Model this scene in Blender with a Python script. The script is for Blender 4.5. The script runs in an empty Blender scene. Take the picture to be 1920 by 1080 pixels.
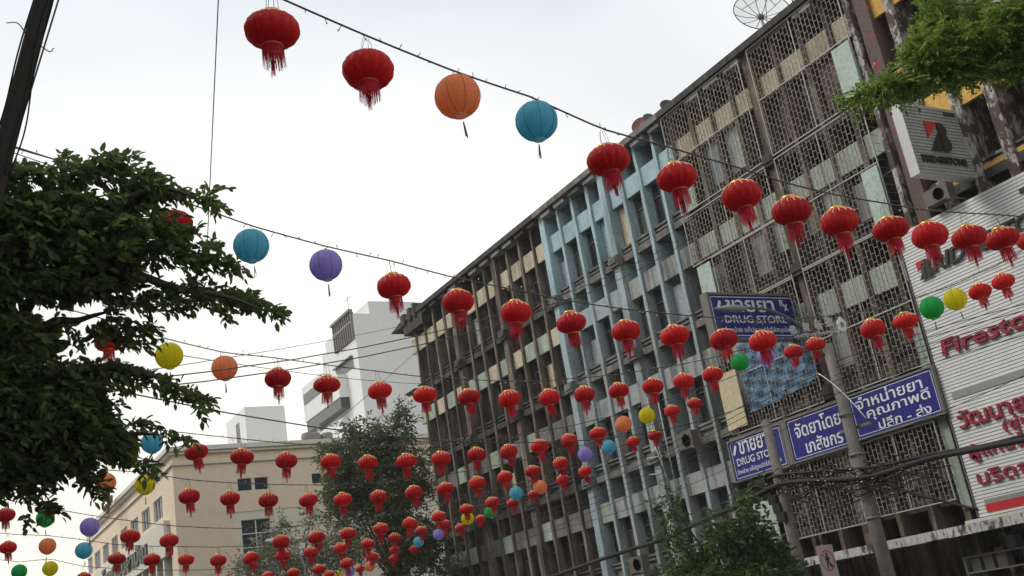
import bpy, math, random
import numpy as np
from mathutils import Vector, Matrix
random.seed(7); RNG = np.random.default_rng(7)
R = math.radians
sc = bpy.context.scene
COL = sc.collection
K = 0.70; EYE = 1.70            # survey unit in metres, eye height in metres

# ------------------------------------------------------------------ camera
YAW, PIT, ROL, FPX = -0.56309467, 0.31442772, -0.1693675, 2033.40
def _axes():
    f = np.array([math.cos(PIT)*math.cos(YAW), math.cos(PIT)*math.sin(YAW), math.sin(PIT)])
    r = np.cross(f, [0, 0, 1]); r /= np.linalg.norm(r); u = np.cross(r, f)
    return math.cos(ROL)*r+math.sin(ROL)*u, -math.sin(ROL)*r+math.cos(ROL)*u, f
AR, AU, AF = _axes()
cam = bpy.data.objects.new('camera', bpy.data.cameras.new('camera'))
COL.objects.link(cam); sc.camera = cam
cam.data.sensor_width = 36.0; cam.data.lens = FPX/1920*36
cam.data.clip_start = 0.1; cam.data.clip_end = 3000
m = Matrix.Identity(4)
for i in range(3):
    m[i][0] = AR[i]; m[i][1] = AU[i]; m[i][2] = -AF[i]
m[2][3] = EYE
cam.matrix_world = m

# ------------------------------------------------------------------ world, sun
SUN_EL, SUN_AZ = R(48), R(62)   # azimuth from +X towards +Y
wd = bpy.data.worlds.new('World'); sc.world = wd; wd.use_nodes = True
nt = wd.node_tree; nt.nodes.clear()
def wn(t, **k):
    n = nt.nodes.new(t)
    for a, b in k.items(): setattr(n, a, b)
    return n
sky = wn('ShaderNodeTexSky', sky_type='NISHITA', sun_disc=False)
sky.sun_elevation = SUN_EL; sky.sun_rotation = R(90)-SUN_AZ; sky.dust_density = 4
bg1 = wn('ShaderNodeBackground'); bg1.inputs[1].default_value = 0.1
nt.links.new(sky.outputs[0], bg1.inputs[0])
tc = wn('ShaderNodeTexCoord'); mp = wn('ShaderNodeMapping'); mp.inputs['Scale'].default_value = (1.6, 1.6, 3.2)
nz = wn('ShaderNodeTexNoise'); nz.inputs['Scale'].default_value = 1.3; nz.inputs['Detail'].default_value = 3
nz.inputs['Roughness'].default_value = 0.4
nt.links.new(tc.outputs['Generated'], mp.inputs[0]); nt.links.new(mp.outputs[0], nz.inputs['Vector'])
# cloud deck: warm white low down, cooler grey-white high up
sep = wn('ShaderNodeSeparateXYZ'); nt.links.new(tc.outputs['Generated'], sep.inputs[0])
mr = wn('ShaderNodeMapRange'); mr.inputs['From Min'].default_value = 0.08; mr.inputs['From Max'].default_value = 0.62
nt.links.new(sep.outputs['Z'], mr.inputs['Value'])
cr = wn('ShaderNodeValToRGB')
cr.color_ramp.elements[0].position = 0.0; cr.color_ramp.elements[0].color = (0.97, 0.91, 0.76, 1)
cr.color_ramp.elements[1].position = 1.0; cr.color_ramp.elements[1].color = (0.64, 0.68, 0.73, 1)
for p_, c_ in ((0.3, (0.97, 0.94, 0.86, 1)), (0.62, (0.885, 0.88, 0.865, 1))):
    e = cr.color_ramp.elements.new(p_); e.color = c_
nt.links.new(mr.outputs[0], cr.inputs[0])
cr2 = wn('ShaderNodeValToRGB')
cr2.color_ramp.elements[0].position = 0.35; cr2.color_ramp.elements[0].color = (0.86, 0.88, 0.91, 1)
cr2.color_ramp.elements[1].position = 0.62; cr2.color_ramp.elements[1].color = (1.1, 1.09, 1.07, 1)
nt.links.new(nz.outputs['Fac'], cr2.inputs[0])
mul = wn('ShaderNodeMix', data_type='RGBA', blend_type='MULTIPLY'); mul.inputs[0].default_value = 1
nt.links.new(cr.outputs[0], mul.inputs[6]); nt.links.new(cr2.outputs[0], mul.inputs[7])
bg2 = wn('ShaderNodeBackground'); bg2.inputs[1].default_value = 0.93
nt.links.new(mul.outputs[2], bg2.inputs[0])
mix = wn('ShaderNodeMixShader'); mix.inputs[0].default_value = 0.94
nt.links.new(bg1.outputs[0], mix.inputs[1]); nt.links.new(bg2.outputs[0], mix.inputs[2])
wo = wn('ShaderNodeOutputWorld'); nt.links.new(mix.outputs[0], wo.inputs[0])
sun = bpy.data.objects.new('sun', bpy.data.lights.new('sun', 'SUN')); COL.objects.link(sun)
sun.data.energy = 1.5; sun.data.angle = R(22); sun.data.color = (1, 0.95, 0.86)
sd = Vector((math.cos(SUN_EL)*math.cos(SUN_AZ), math.cos(SUN_EL)*math.sin(SUN_AZ), math.sin(SUN_EL)))
sun.rotation_euler = sd.to_track_quat('Z', 'Y').to_euler()
sun.location = (0, 0, 60)
sc.view_settings.view_transform = 'Standard'; sc.view_settings.look = 'None'
sc.view_settings.exposure = 0.45; sc.view_settings.gamma = 1.0; sc.view_settings.use_curve_mapping = False
sc.cycles.max_bounces = 6

# ------------------------------------------------------------------ helpers
def W(x, y, z): return (K*x, K*y, K*z+EYE)
def _ray(px, py): return AF*FPX+AR*(px-960)-AU*(py-540)
def onY(px, py, Y):             # survey point where the sight line meets the plane y=Y
    d = _ray(px, py); return d*(Y/d[1])
def onX(px, py, a, b):          # ... meets the upright plane x = a*y+b
    d = _ray(px, py); return d*(b/(d[0]-a*d[1]))
def atD(px, py, D):             # metres: point at depth D metres
    d = _ray(px, py); d = d/FPX*D; return np.array([d[0], d[1], d[2]+EYE])
def M(p): return np.array(W(*p))

def tag(o, label=None, cat=None, group=None, kind=None):
    if label: o['label'] = label
    if cat: o['category'] = cat
    if group: o['group'] = group
    if kind: o['kind'] = kind
    return o
def empty(name, loc, label, cat, group=None):
    o = bpy.data.objects.new(name, None); COL.objects.link(o); o.location = loc; o.empty_display_size = 0.2
    return tag(o, label, cat, group)
def link(name, data, parent=None, loc=None, rot=None):
    o = bpy.data.objects.new(name, data); COL.objects.link(o)
    if parent: o.parent = parent
    if loc is not None: o.location = loc
    if rot is not None: o.rotation_euler = rot
    return o

class MB:
    def __init__(s): s.v = []; s.f = []; s.m = []; s.sm = []
    def add(s, vs, fs, mi=0, smooth=False):
        b = len(s.v); s.v += [tuple(v) for v in vs]
        for f in fs: s.f.append(tuple(b+i for i in f)); s.m.append(mi); s.sm.append(smooth)
    def box(s, a, b, mi=0):
        x0, y0, z0 = [min(a[i], b[i]) for i in range(3)]; x1, y1, z1 = [max(a[i], b[i]) for i in range(3)]
        s.add([(x0,y0,z0),(x1,y0,z0),(x1,y1,z0),(x0,y1,z0),(x0,y0,z1),(x1,y0,z1),(x1,y1,z1),(x0,y1,z1)],
              [(0,3,2,1),(4,5,6,7),(0,1,5,4),(1,2,6,5),(2,3,7,6),(3,0,4,7)], mi)
    def sbox(s, x0, x1, y0, y1, z0, z1, mi=0):   # box in survey units
        s.box(W(x0, y0, z0), W(x1, y1, z1), mi)
    def tube(s, pts, r, n=6, mi=0, smooth=True, cap=True):
        pts = [np.array(p, float) for p in pts]; k = len(pts)
        rr = r if hasattr(r, '__len__') else [r]*k
        b = len(s.v); ref = None
        for i, p in enumerate(pts):
            t = pts[min(i+1, k-1)]-pts[max(i-1, 0)]; t = t/(np.linalg.norm(t)+1e-9)
            if ref is None: ref = np.array([0, 0, 1.]) if abs(t[2]) < .9 else np.array([1., 0, 0])
            u = np.cross(t, ref); u /= np.linalg.norm(u)+1e-9; w = np.cross(u, t); ref = w
            for j in range(n):
                a = 2*math.pi*j/n; s.v.append(tuple(p+rr[i]*(math.cos(a)*u+math.sin(a)*w)))
        for i in range(k-1):
            for j in range(n):
                j2 = (j+1) % n
                s.f.append((b+i*n+j, b+i*n+j2, b+(i+1)*n+j2, b+(i+1)*n+j)); s.m.append(mi); s.sm.append(smooth)
        if cap:
            s.f.append(tuple(b+j for j in range(n))[::-1]); s.m.append(mi); s.sm.append(False)
            s.f.append(tuple(b+(k-1)*n+j for j in range(n))); s.m.append(mi); s.sm.append(False)
    def lathe(s, prof, n=24, mi=0, c=(0, 0, 0), smooth=True, lobes=0, lob=0.0):
        b = len(s.v)
        for r, z in prof:
            for j in range(n):
                a = 2*math.pi*j/n; q = r*(1-lob+lob*abs(math.sin(a*lobes/2))) if lobes else r
                s.v.append((c[0]+q*math.cos(a), c[1]+q*math.sin(a), c[2]+z))
        for i in range(len(prof)-1):
            for j in range(n):
                j2 = (j+1) % n
                s.f.append((b+i*n+j, b+i*n+j2, b+(i+1)*n+j2, b+(i+1)*n+j)); s.m.append(mi); s.sm.append(smooth)
    def disc(s, c, r, n=16, mi=0, flip=False):
        b = len(s.v)
        for j in range(n):
            a = 2*math.pi*j/n; s.v.append((c[0]+r*math.cos(a), c[1]+r*math.sin(a), c[2]))
        f = tuple(b+j for j in range(n)); s.f.append(f[::-1] if flip else f); s.m.append(mi); s.sm.append(False)
    def mesh(s, name, mats):
        me = bpy.data.meshes.new(name); me.from_pydata(s.v, [], s.f)
        mats = mats if isinstance(mats, (list, tuple)) else [mats]
        for x in mats: me.materials.append(x)
        me.polygons.foreach_set('material_index', s.m); me.polygons.foreach_set('use_smooth', s.sm); me.update()
        return me
    def build(s, name, mats, parent=None, loc=None):
        me = s.mesh(name, mats)
        o = link(name, me, parent)
        # set the origin at the mesh's own centre-bottom, so that the parts have sensible places
        v = np.array(s.v); c = np.array([(v[:, 0].min()+v[:, 0].max())/2, (v[:, 1].min()+v[:, 1].max())/2, v[:, 2].min()])
        if loc is None:
            me.transform(Matrix.Translation(-Vector(c)))
            if parent is not None: c = c-np.array(parent_origin(parent))
            o.location = c
        else: o.location = loc
        return o
def parent_origin(p):
    l = Vector(p.location)
    while p.parent: p = p.parent; l = l+Vector(p.location)
    return l

# ------------------------------------------------------------------ materials
def mat(name, col, rough=0.7, **k):
    m = bpy.data.materials.new(name); m.use_nodes = True
    b = m.node_tree.nodes['Principled BSDF']
    b.inputs['Base Color'].default_value = (*col, 1); b.inputs['Roughness'].default_value = rough
    for a, v in k.items(): b.inputs[a.replace('_', ' ')].default_value = v
    return m
def nodes(m):
    t = m.node_tree
    def N(ty, **k):
        n = t.nodes.new(ty)
        for a, b in k.items(): setattr(n, a, b)
        return n
    return t, N, t.nodes['Principled BSDF']
def weathered(name, cols, pos=None, scale=1.0, stretch=(1, 1, .12), stain=(0.02, 0.018, 0.015), amt=0.6, thr=(.45, .62),
              rough=0.85, bump=0.25, fine=12.0, fv=1.0):
    """paint or concrete with blotches (cols ramp) and rain streaks that run down the wall"""
    m = mat(name, cols[0], rough); t, N, B = nodes(m)
    g = N('ShaderNodeNewGeometry')
    mp1 = N('ShaderNodeMapping'); mp1.inputs['Scale'].default_value = (scale, scale, scale*.7)
    n1 = N('ShaderNodeTexNoise'); n1.inputs['Scale'].default_value = 1.1; n1.inputs['Detail'].default_value = 6; n1.inputs['Roughness'].default_value = .65
    t.links.new(g.outputs['Position'], mp1.inputs[0]); t.links.new(mp1.outputs[0], n1.inputs['Vector'])
    r1 = N('ShaderNodeValToRGB'); L = len(cols); pos = pos or [.3+.4*i/max(1, L-1) for i in range(L)]
    for i, c in enumerate(cols):
        e = r1.color_ramp.elements[i] if i < 2 else r1.color_ramp.elements.new(pos[i])
        e.position = pos[i]; e.color = (*c, 1)
    t.links.new(n1.outputs['Fac'], r1.inputs[0])
    mp2 = N('ShaderNodeMapping'); mp2.inputs['Scale'].default_value = tuple(scale*3*s_ for s_ in stretch)
    n2 = N('ShaderNodeTexNoise'); n2.inputs['Scale'].default_value = 1.0; n2.inputs['Detail'].default_value = 5; n2.inputs['Roughness'].default_value = .6
    t.links.new(g.outputs['Position'], mp2.inputs[0]); t.links.new(mp2.outputs[0], n2.inputs['Vector'])
    mr_ = N('ShaderNodeMapRange'); mr_.inputs['From Min'].default_value = thr[0]; mr_.inputs['From Max'].default_value = thr[1]; mr_.inputs['To Max'].default_value = amt
    t.links.new(n2.outputs['Fac'], mr_.inputs['Value'])
    mx = N('ShaderNodeMix', data_type='RGBA'); mx.inputs[7].default_value = (*stain, 1)
    t.links.new(mr_.outputs[0], mx.inputs[0]); t.links.new(r1.outputs[0], mx.inputs[6])
    n3 = N('ShaderNodeTexNoise'); n3.inputs['Scale'].default_value = fine; n3.inputs['Detail'].default_value = 4
    t.links.new(g.outputs['Position'], n3.inputs['Vector'])
    mr3 = N('ShaderNodeMapRange'); mr3.inputs['From Min'].default_value = .3; mr3.inputs['From Max'].default_value = .7; mr3.inputs['To Min'].default_value = 1-.2*fv; mr3.inputs['To Max'].default_value = 1+.12*fv
    t.links.new(n3.outputs['Fac'], mr3.inputs['Value'])
    ml = N('ShaderNodeMix', data_type='RGBA', blend_type='MULTIPLY'); ml.inputs[0].default_value = 1
    t.links.new(mx.outputs[2], ml.inputs[6]); t.links.new(mr3.outputs[0], ml.inputs[7])
    t.links.new(ml.outputs[2], B.inputs['Base Color'])
    bp = N('ShaderNodeBump'); bp.inputs['Strength'].default_value = bump; bp.inputs['Distance'].default_value = .03
    t.links.new(n3.outputs['Fac'], bp.inputs['Height']); t.links.new(bp.outputs[0], B.inputs['Normal'])
    return m
def cloth(name, col, trans=0.35, rough=0.6, var=0.0, mottle=0.0, dark=None):
    m = mat(name, col, rough); t, N, B = nodes(m)
    B.inputs['Specular IOR Level'].default_value = .25
    src = None
    if var or mottle:
        oi = N('ShaderNodeObjectInfo'); hs = N('ShaderNodeHueSaturation'); hs.inputs['Color'].default_value = (*col, 1)
        mr_ = N('ShaderNodeMapRange'); mr_.inputs['To Min'].default_value = 1-var; mr_.inputs['To Max'].default_value = 1+var*.6
        t.links.new(oi.outputs['Random'], mr_.inputs['Value']); t.links.new(mr_.outputs[0], hs.inputs['Value'])
        src = hs.outputs[0]
        if mottle:
            tc_ = N('ShaderNodeTexCoord'); n = N('ShaderNodeTexNoise'); n.inputs['Scale'].default_value = 22
            n.inputs['Detail'].default_value = 4
            t.links.new(tc_.outputs['Object'], n.inputs['Vector'])
            mm = N('ShaderNodeMapRange'); mm.inputs['From Min'].default_value = .3; mm.inputs['From Max'].default_value = .7
            mm.inputs['To Min'].default_value = 1-mottle; mm.inputs['To Max'].default_value = 1+mottle*.5
            t.links.new(n.outputs['Fac'], mm.inputs['Value'])
            ml = N('ShaderNodeMix', data_type='RGBA', blend_type='MULTIPLY'); ml.inputs[0].default_value = 1
            t.links.new(src, ml.inputs[6]); t.links.new(mm.outputs[0], ml.inputs[7]); src = ml.outputs[2]
        t.links.new(src, B.inputs['Base Color'])
    tr = N('ShaderNodeBsdfTranslucent'); tr.inputs['Color'].default_value = (*col, 1)
    if src: t.links.new(src, tr.inputs['Color'])
    mx = N('ShaderNodeMixShader'); mx.inputs[0].default_value = trans
    o = t.nodes['Material Output']
    t.links.new(B.outputs[0], mx.inputs[1]); t.links.new(tr.outputs[0], mx.inputs[2]); t.links.new(mx.outputs[0], o.inputs[0])
    return m
def leafmat(name, c1, c2, c3, trans=.3):
    m = mat(name, c1, .5); t, N, B = nodes(m); B.inputs['Specular IOR Level'].default_value = .3
    g = N('ShaderNodeNewGeometry'); r = N('ShaderNodeValToRGB')
    for i, (p, c) in enumerate(((0, c1), (.6, c2), (1, c3))):
        e = r.color_ramp.elements[i] if i < 2 else r.color_ramp.elements.new(p)
        e.position = p; e.color = (*c, 1)
    t.links.new(g.outputs['Random Per Island'], r.inputs[0])
    t.links.new(r.outputs[0], B.inputs['Base Color'])
    tr = N('ShaderNodeBsdfTranslucent'); t.links.new(r.outputs[0], tr.inputs['Color'])
    mx = N('ShaderNodeMixShader'); mx.inputs[0].default_value = trans
    t.links.new(B.outputs[0], mx.inputs[1]); t.links.new(tr.outputs[0], mx.inputs[2]); t.links.new(mx.outputs[0], t.nodes['Material Output'].inputs[0])
    return m

DIRT = (.022, .019, .016)
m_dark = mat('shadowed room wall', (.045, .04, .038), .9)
m_blue = weathered('light blue wall paint', [(.27, .38, .42), (.37, .52, .57), (.42, .57, .61)], amt=.4, thr=(.5, .72), stain=(.09, .09, .085), scale=.8)
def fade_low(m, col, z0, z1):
    """turns the colour greyer and darker towards the lower storeys, broken up by noise"""
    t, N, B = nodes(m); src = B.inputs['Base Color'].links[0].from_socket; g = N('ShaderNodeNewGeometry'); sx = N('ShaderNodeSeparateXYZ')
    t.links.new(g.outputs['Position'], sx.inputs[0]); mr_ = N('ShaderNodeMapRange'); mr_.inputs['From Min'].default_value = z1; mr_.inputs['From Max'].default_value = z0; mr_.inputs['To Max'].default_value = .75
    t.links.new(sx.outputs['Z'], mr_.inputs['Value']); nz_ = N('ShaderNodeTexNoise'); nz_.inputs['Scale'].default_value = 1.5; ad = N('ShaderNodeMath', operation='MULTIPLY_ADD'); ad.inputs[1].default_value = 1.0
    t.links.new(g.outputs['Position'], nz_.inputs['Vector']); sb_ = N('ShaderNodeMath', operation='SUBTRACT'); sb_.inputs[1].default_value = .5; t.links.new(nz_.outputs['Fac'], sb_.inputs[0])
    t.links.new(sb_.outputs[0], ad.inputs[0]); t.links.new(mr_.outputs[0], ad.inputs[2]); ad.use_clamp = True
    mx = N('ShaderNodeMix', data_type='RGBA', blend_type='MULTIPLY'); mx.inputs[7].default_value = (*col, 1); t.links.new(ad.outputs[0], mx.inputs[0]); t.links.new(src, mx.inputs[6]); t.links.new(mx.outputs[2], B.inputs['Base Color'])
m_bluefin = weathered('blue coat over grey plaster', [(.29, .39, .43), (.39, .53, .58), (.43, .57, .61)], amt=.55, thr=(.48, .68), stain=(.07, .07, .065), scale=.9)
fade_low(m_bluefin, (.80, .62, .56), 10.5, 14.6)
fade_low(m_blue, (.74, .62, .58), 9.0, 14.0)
m_grey = weathered('grey weathered plaster', [(.22, .235, .235), (.33, .345, .345), (.40, .41, .405)], amt=.75, thr=(.47, .64), stain=(.045, .042, .038), scale=.9)
m_bluegrey = weathered('faded blue grey plaster', [(.24, .29, .31), (.33, .39, .41), (.38, .43, .44)], amt=.65, thr=(.47, .66), stain=(.06, .058, .055), scale=.8)
m_beige = weathered('beige panel paint', [(.36, .31, .22), (.52, .46, .34), (.55, .50, .39)], amt=.55, thr=(.52, .72), stain=(.10, .08, .055), scale=1.0)
m_greenp = weathered('pale green panel paint', [(.22, .26, .20), (.36, .42, .34), (.40, .47, .40)], amt=.6, thr=(.5, .7), stain=(.07, .075, .055), scale=1.0)
m_brown = weathered('soot stained concrete', [(.085, .063, .047), (.17, .135, .10), (.28, .24, .195)], amt=.85, thr=(.44, .60), stain=DIRT, scale=1.2, bump=.5)
m_soot = weathered('soot blackened slab', [(.03, .028, .025), (.06, .055, .05), (.10, .095, .085)], amt=.7, thr=(.42, .6), stain=(.015, .014, .013), scale=1.4, bump=.5)
m_concrete = weathered('stained slab concrete', [(.09, .09, .085), (.17, .17, .16), (.24, .235, .22)], amt=.6, thr=(.45, .65), stain=(.03, .03, .027), scale=1.2, bump=.4)
m_yellow = weathered('ochre yellow wall paint', [(.52, .30, .06), (.62, .37, .08), (.66, .41, .10)], amt=.35, thr=(.58, .75), stain=(.25, .17, .08), scale=.9)
m_peel = weathered('peeling white brown paint', [(.07, .05, .042), (.09, .065, .055), (.42, .39, .36), (.48, .45, .42)], pos=[.3, .49, .53, .7], amt=.7, thr=(.5, .55), stain=(.07, .052, .045), scale=3.2, stretch=(1.2, 1.2, .35), bump=.8)
m_redpeel = weathered('peeling crimson paint', [(.13, .09, .075), (.34, .035, .05), (.30, .03, .045), (.42, .38, .35)], pos=[.53, .55, .62, .64], amt=.95, thr=(.45, .49), stain=(.12, .09, .08), scale=3.0, stretch=(1, 1, .5), bump=.7)
m_greenboard = weathered('pale green board', [(.40, .50, .43), (.46, .56, .49)], amt=.2, thr=(.55, .8), stain=(.25, .28, .22), scale=.8, bump=.05)
m_cream = weathered('rust streaked cream board', [(.55, .46, .30), (.62, .54, .37), (.40, .24, .10)], pos=[.35, .55, .72], amt=.5, thr=(.55, .75), stain=(.26, .13, .05), scale=2.4)
m_glass = mat('dark window glass', (.03, .035, .04), .12)
m_glass2 = mat('dusty window glass', (.09, .10, .10), .35)
m_frame = mat('weathered window frame', (.15, .15, .14), .6)
m_whiteframe = mat('white window frame', (.7, .72, .72), .5)
m_grille = weathered('rusty painted grille bars', [(.24, .21, .17), (.38, .35, .31), (.45, .43, .38)], amt=.6, thr=(.45, .65), stain=(.13, .075, .05), scale=2.5, bump=0)
m_rail = mat('light steel rail', (.42, .41, .38), .5)
m_clad = weathered('white slatted cladding', [(.54, .55, .545), (.62, .63, .62)], amt=.25, thr=(.55, .8), stain=(.3, .29, .27), scale=.7, bump=.02, rough=.5, fv=.25)
m_groove = mat('shadow groove strip', (.10, .10, .10), .8)
m_letred = mat('dark red sign letter', (.32, .02, .04), .45)
m_letblack = mat('black sign letter', (.025, .022, .025), .5)
m_signblue = weathered('deep blue sign face', [(.016, .02, .18), (.022, .026, .23)], amt=.35, thr=(.5, .75), stain=(.05, .05, .10), scale=1.5, bump=.05, rough=.35)
m_white = mat('white lettering paint', (.72, .74, .76), .5)
m_steel = mat('grey sign frame', (.17, .16, .15), .6)
m_signred = mat('red sign band', (.50, .02, .03), .5)
m_black = mat('black cable rubber', (.014, .013, .013), .75)
m_cable = mat('grey cable', (.06, .058, .055), .6)
m_pole = weathered('utility pole concrete', [(.12, .11, .10), (.17, .155, .14), (.20, .185, .17)], amt=.5, thr=(.5, .7), stain=(.08, .07, .06), scale=3, bump=.3)
m_darkpole = mat('dark weathered pole', (.035, .033, .032), .8)
m_road = weathered('asphalt', [(.045, .045, .046), (.055, .055, .056)], amt=.2, scale=1, stretch=(1, 1, 1))
m_pave = weathered('paving concrete', [(.22, .21, .20), (.28, .27, .25)], amt=.3, scale=1, stretch=(1, 1, 1))
m_ground = weathered('dusty ground', [(.16, .15, .13), (.2, .19, .17)], amt=.2, scale=.3, stretch=(1, 1, 1))
m_bwhite = weathered('white painted tower wall', [(.66, .67, .68), (.69, .70, .70)], amt=.05, thr=(.5, .8), stain=(.42, .42, .41), scale=.25, bump=.02, fine=3, fv=.15)
m_bpeach = weathered('peach wall paint', [(.72, .59, .44), (.76, .63, .48)], amt=.1, thr=(.55, .8), stain=(.5, .42, .32), scale=.2, bump=.02, fine=2, fv=.2)
m_bcream = weathered('cream wall paint', [(.68, .64, .52), (.72, .68, .56)], amt=.12, thr=(.55, .8), stain=(.5, .47, .4), scale=.2, bump=.02, fine=2, fv=.2)
m_bpale = weathered('pale ivory wall paint', [(.62, .60, .52), (.66, .64, .57)], amt=.12, thr=(.55, .8), stain=(.45, .43, .37), scale=.2, bump=.02, fine=2, fv=.2)

m_red = cloth('red lantern silk', (.70, .020, .026), .42, .5, var=.20, mottle=.32)
m_fringe = cloth('red silk fringe', (.56, .02, .045), .4, .6, var=.15)
m_gold = mat('gold foil trim', (.75, .42, .10), .35, Metallic=.7)
m_goldline = mat('gold ribbing', (1.0, .62, .36), .5)
m_bead = mat('shiny gold bead', (.9, .65, .3), .2, Metallic=.9)
PAPER = {'orange': (.95, .42, .21), 'blue': (.20, .60, .75), 'purple': (.50, .42, .80), 'yellow': (.82, .74, .03), 'green': (.05, .54, .16)}
m_paper = {k: cloth(k+' lantern paper', v, .62, .7, mottle=.12) for k, v in PAPER.items()}
m_seam = {k: cloth(k+' paper seam', tuple(x*.45 for x in v), .2, .7) for k, v in PAPER.items()}
m_rim = {k: cloth(k+' lantern mouth', tuple(min(.95, x*.5+.48) for x in v), .6, .7) for k, v in PAPER.items()}
m_tagp = mat('grey paper tag', (.12, .12, .12), .7)
m_bark = weathered('tree bark', [(.05, .042, .035), (.09, .075, .06)], amt=.4, scale=3)
m_leafdark = leafmat('dark glossy leaves', (.07, .09, .035), (.12, .17, .055), (.22, .29, .09), .5)
m_leafmid = leafmat('olive green leaves', (.08, .10, .045), (.13, .16, .07), (.21, .24, .11), .38)
m_leafpale = leafmat('pale dusty leaves', (.17, .18, .11), (.24, .25, .16), (.34, .34, .24), .35)
m_leafbright = leafmat('bright green leaflets', (.12, .20, .03), (.19, .30, .045), (.29, .39, .08), .42)

# ------------------------------------------------------------------ ground and road
def slab(name, m, x0, x1, y0, y1, z0, z1, **k):
    b = MB(); b.box((x0, y0, z0), (x1, y1, z1)); o = b.build(name, m); tag(o, kind='structure'); return o
slab('ground', m_ground, -1200, 1600, -1200, 1200, -.3, -.004)
slab('road', m_road, -120, 420, -17.2, 3.4, -.2, 0.0)
slab('pavement', m_pave, -60, 48.0, -25.0, -17.2, -.2, .13)
slab('pavement', m_pave, -60, 200, 3.4, 9.0, -.2, .13)
b = MB()
for i in range(-10, 40):
    b.box((i*6, -6.96, .0041), (i*6+2.5, -6.84, .0085))
o = b.build('lane_marking', m_white); tag(o, kind='structure')

# ------------------------------------------------------------------ shophouse facade kit (survey units)
YF = -32.0                       # facade plane
P0 = 46.40; PITCH = 1.4625       # a big pier at P0, fins every PITCH, piers every four
FLOORS = [(22.10, 20.82, 19.85, 17.70, 16.95), (16.95, 15.90, 14.94, 12.88, 12.12),
          (12.12, 11.02, 10.06, 7.98, 7.05), (7.05, 6.02, 5.06, 3.02, 2.15)]   # top, panel top, panel bottom, sill, slab bottom
_meshes = {}
def shared(key, fn):
    if key not in _meshes: _meshes[key] = fn()
    return _meshes[key]
def place(name, me, parent, x, y, z):
    w = np.array(W(x, y, z))-np.array(parent_origin(parent)); return link(name, me, parent, w)

def fin_mesh(w, d, h, m, seed):  # a fin with chipped edges, origin at foot on the facade plane; runs to -Y
    rg = random.Random(seed); b = MB(); n = max(3, int(h/.7)); vs = []
    for i in range(n+1):
        z = K*h*i/n; j = lambda s: rg.uniform(-s, s)
        hw = K*w/2
        vs.append([(-hw+j(.008), j(.012), z), (-hw, -K*d, z), (hw, -K*d, z), (hw+j(.008), j(.012), z)])
    for i in range(n):
        for a in range(4):
            c = (a+1) % 4; b.add([vs[i][a], vs[i][c], vs[i+1][c], vs[i+1][a]], [(0, 1, 2, 3)])
    b.add(vs[n], [(0, 1, 2, 3)]); b.add(vs[0], [(3, 2, 1, 0)])
    return b.mesh('pilaster', m)
def window_meshes(w, h, style):
    fr = MB(); t = .035; d = .05; W2 = K*w/2; H = K*h
    fr.box((-W2, -d, 0), (-W2+t, 0, H)); fr.box((W2-t, -d, 0), (W2, 0, H)); fr.box((-W2+t, -d, 0), (W2-t, 0, t)); fr.box((-W2+t, -d, H-t), (W2-t, 0, H))
    fr.box((-.018, -d, t), (.018, .004, H-t)); fr.box((-W2+t, -d+.006, H*.68), (-.018, -.006, H*.68+.03)); fr.box((.018, -d+.006, H*.68), (W2-t, -.006, H*.68+.03))
    if style == 1:
        for i in range(5): fr.box((-W2+t, -d+.006, H*.1*i+.12), (-.018, -.01, H*.1*i+.14))
    pn = MB(); y = -d*.6
    pn.box((-W2+t, y-.004, t), (-.018, y, H*.68)); pn.box((.018, y-.03, t), (W2-t, y-.026, H*.68), 1 if style == 2 else 0)
    pn.box((-W2+t, y-.004, H*.68+.03), (-.018, y, H-t)); pn.box((.018, y-.004, H*.68+.03), (W2-t, y, H-t))
    return fr.mesh('window', m_frame), pn.mesh('pane', [m_glass, m_glass2])

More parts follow.
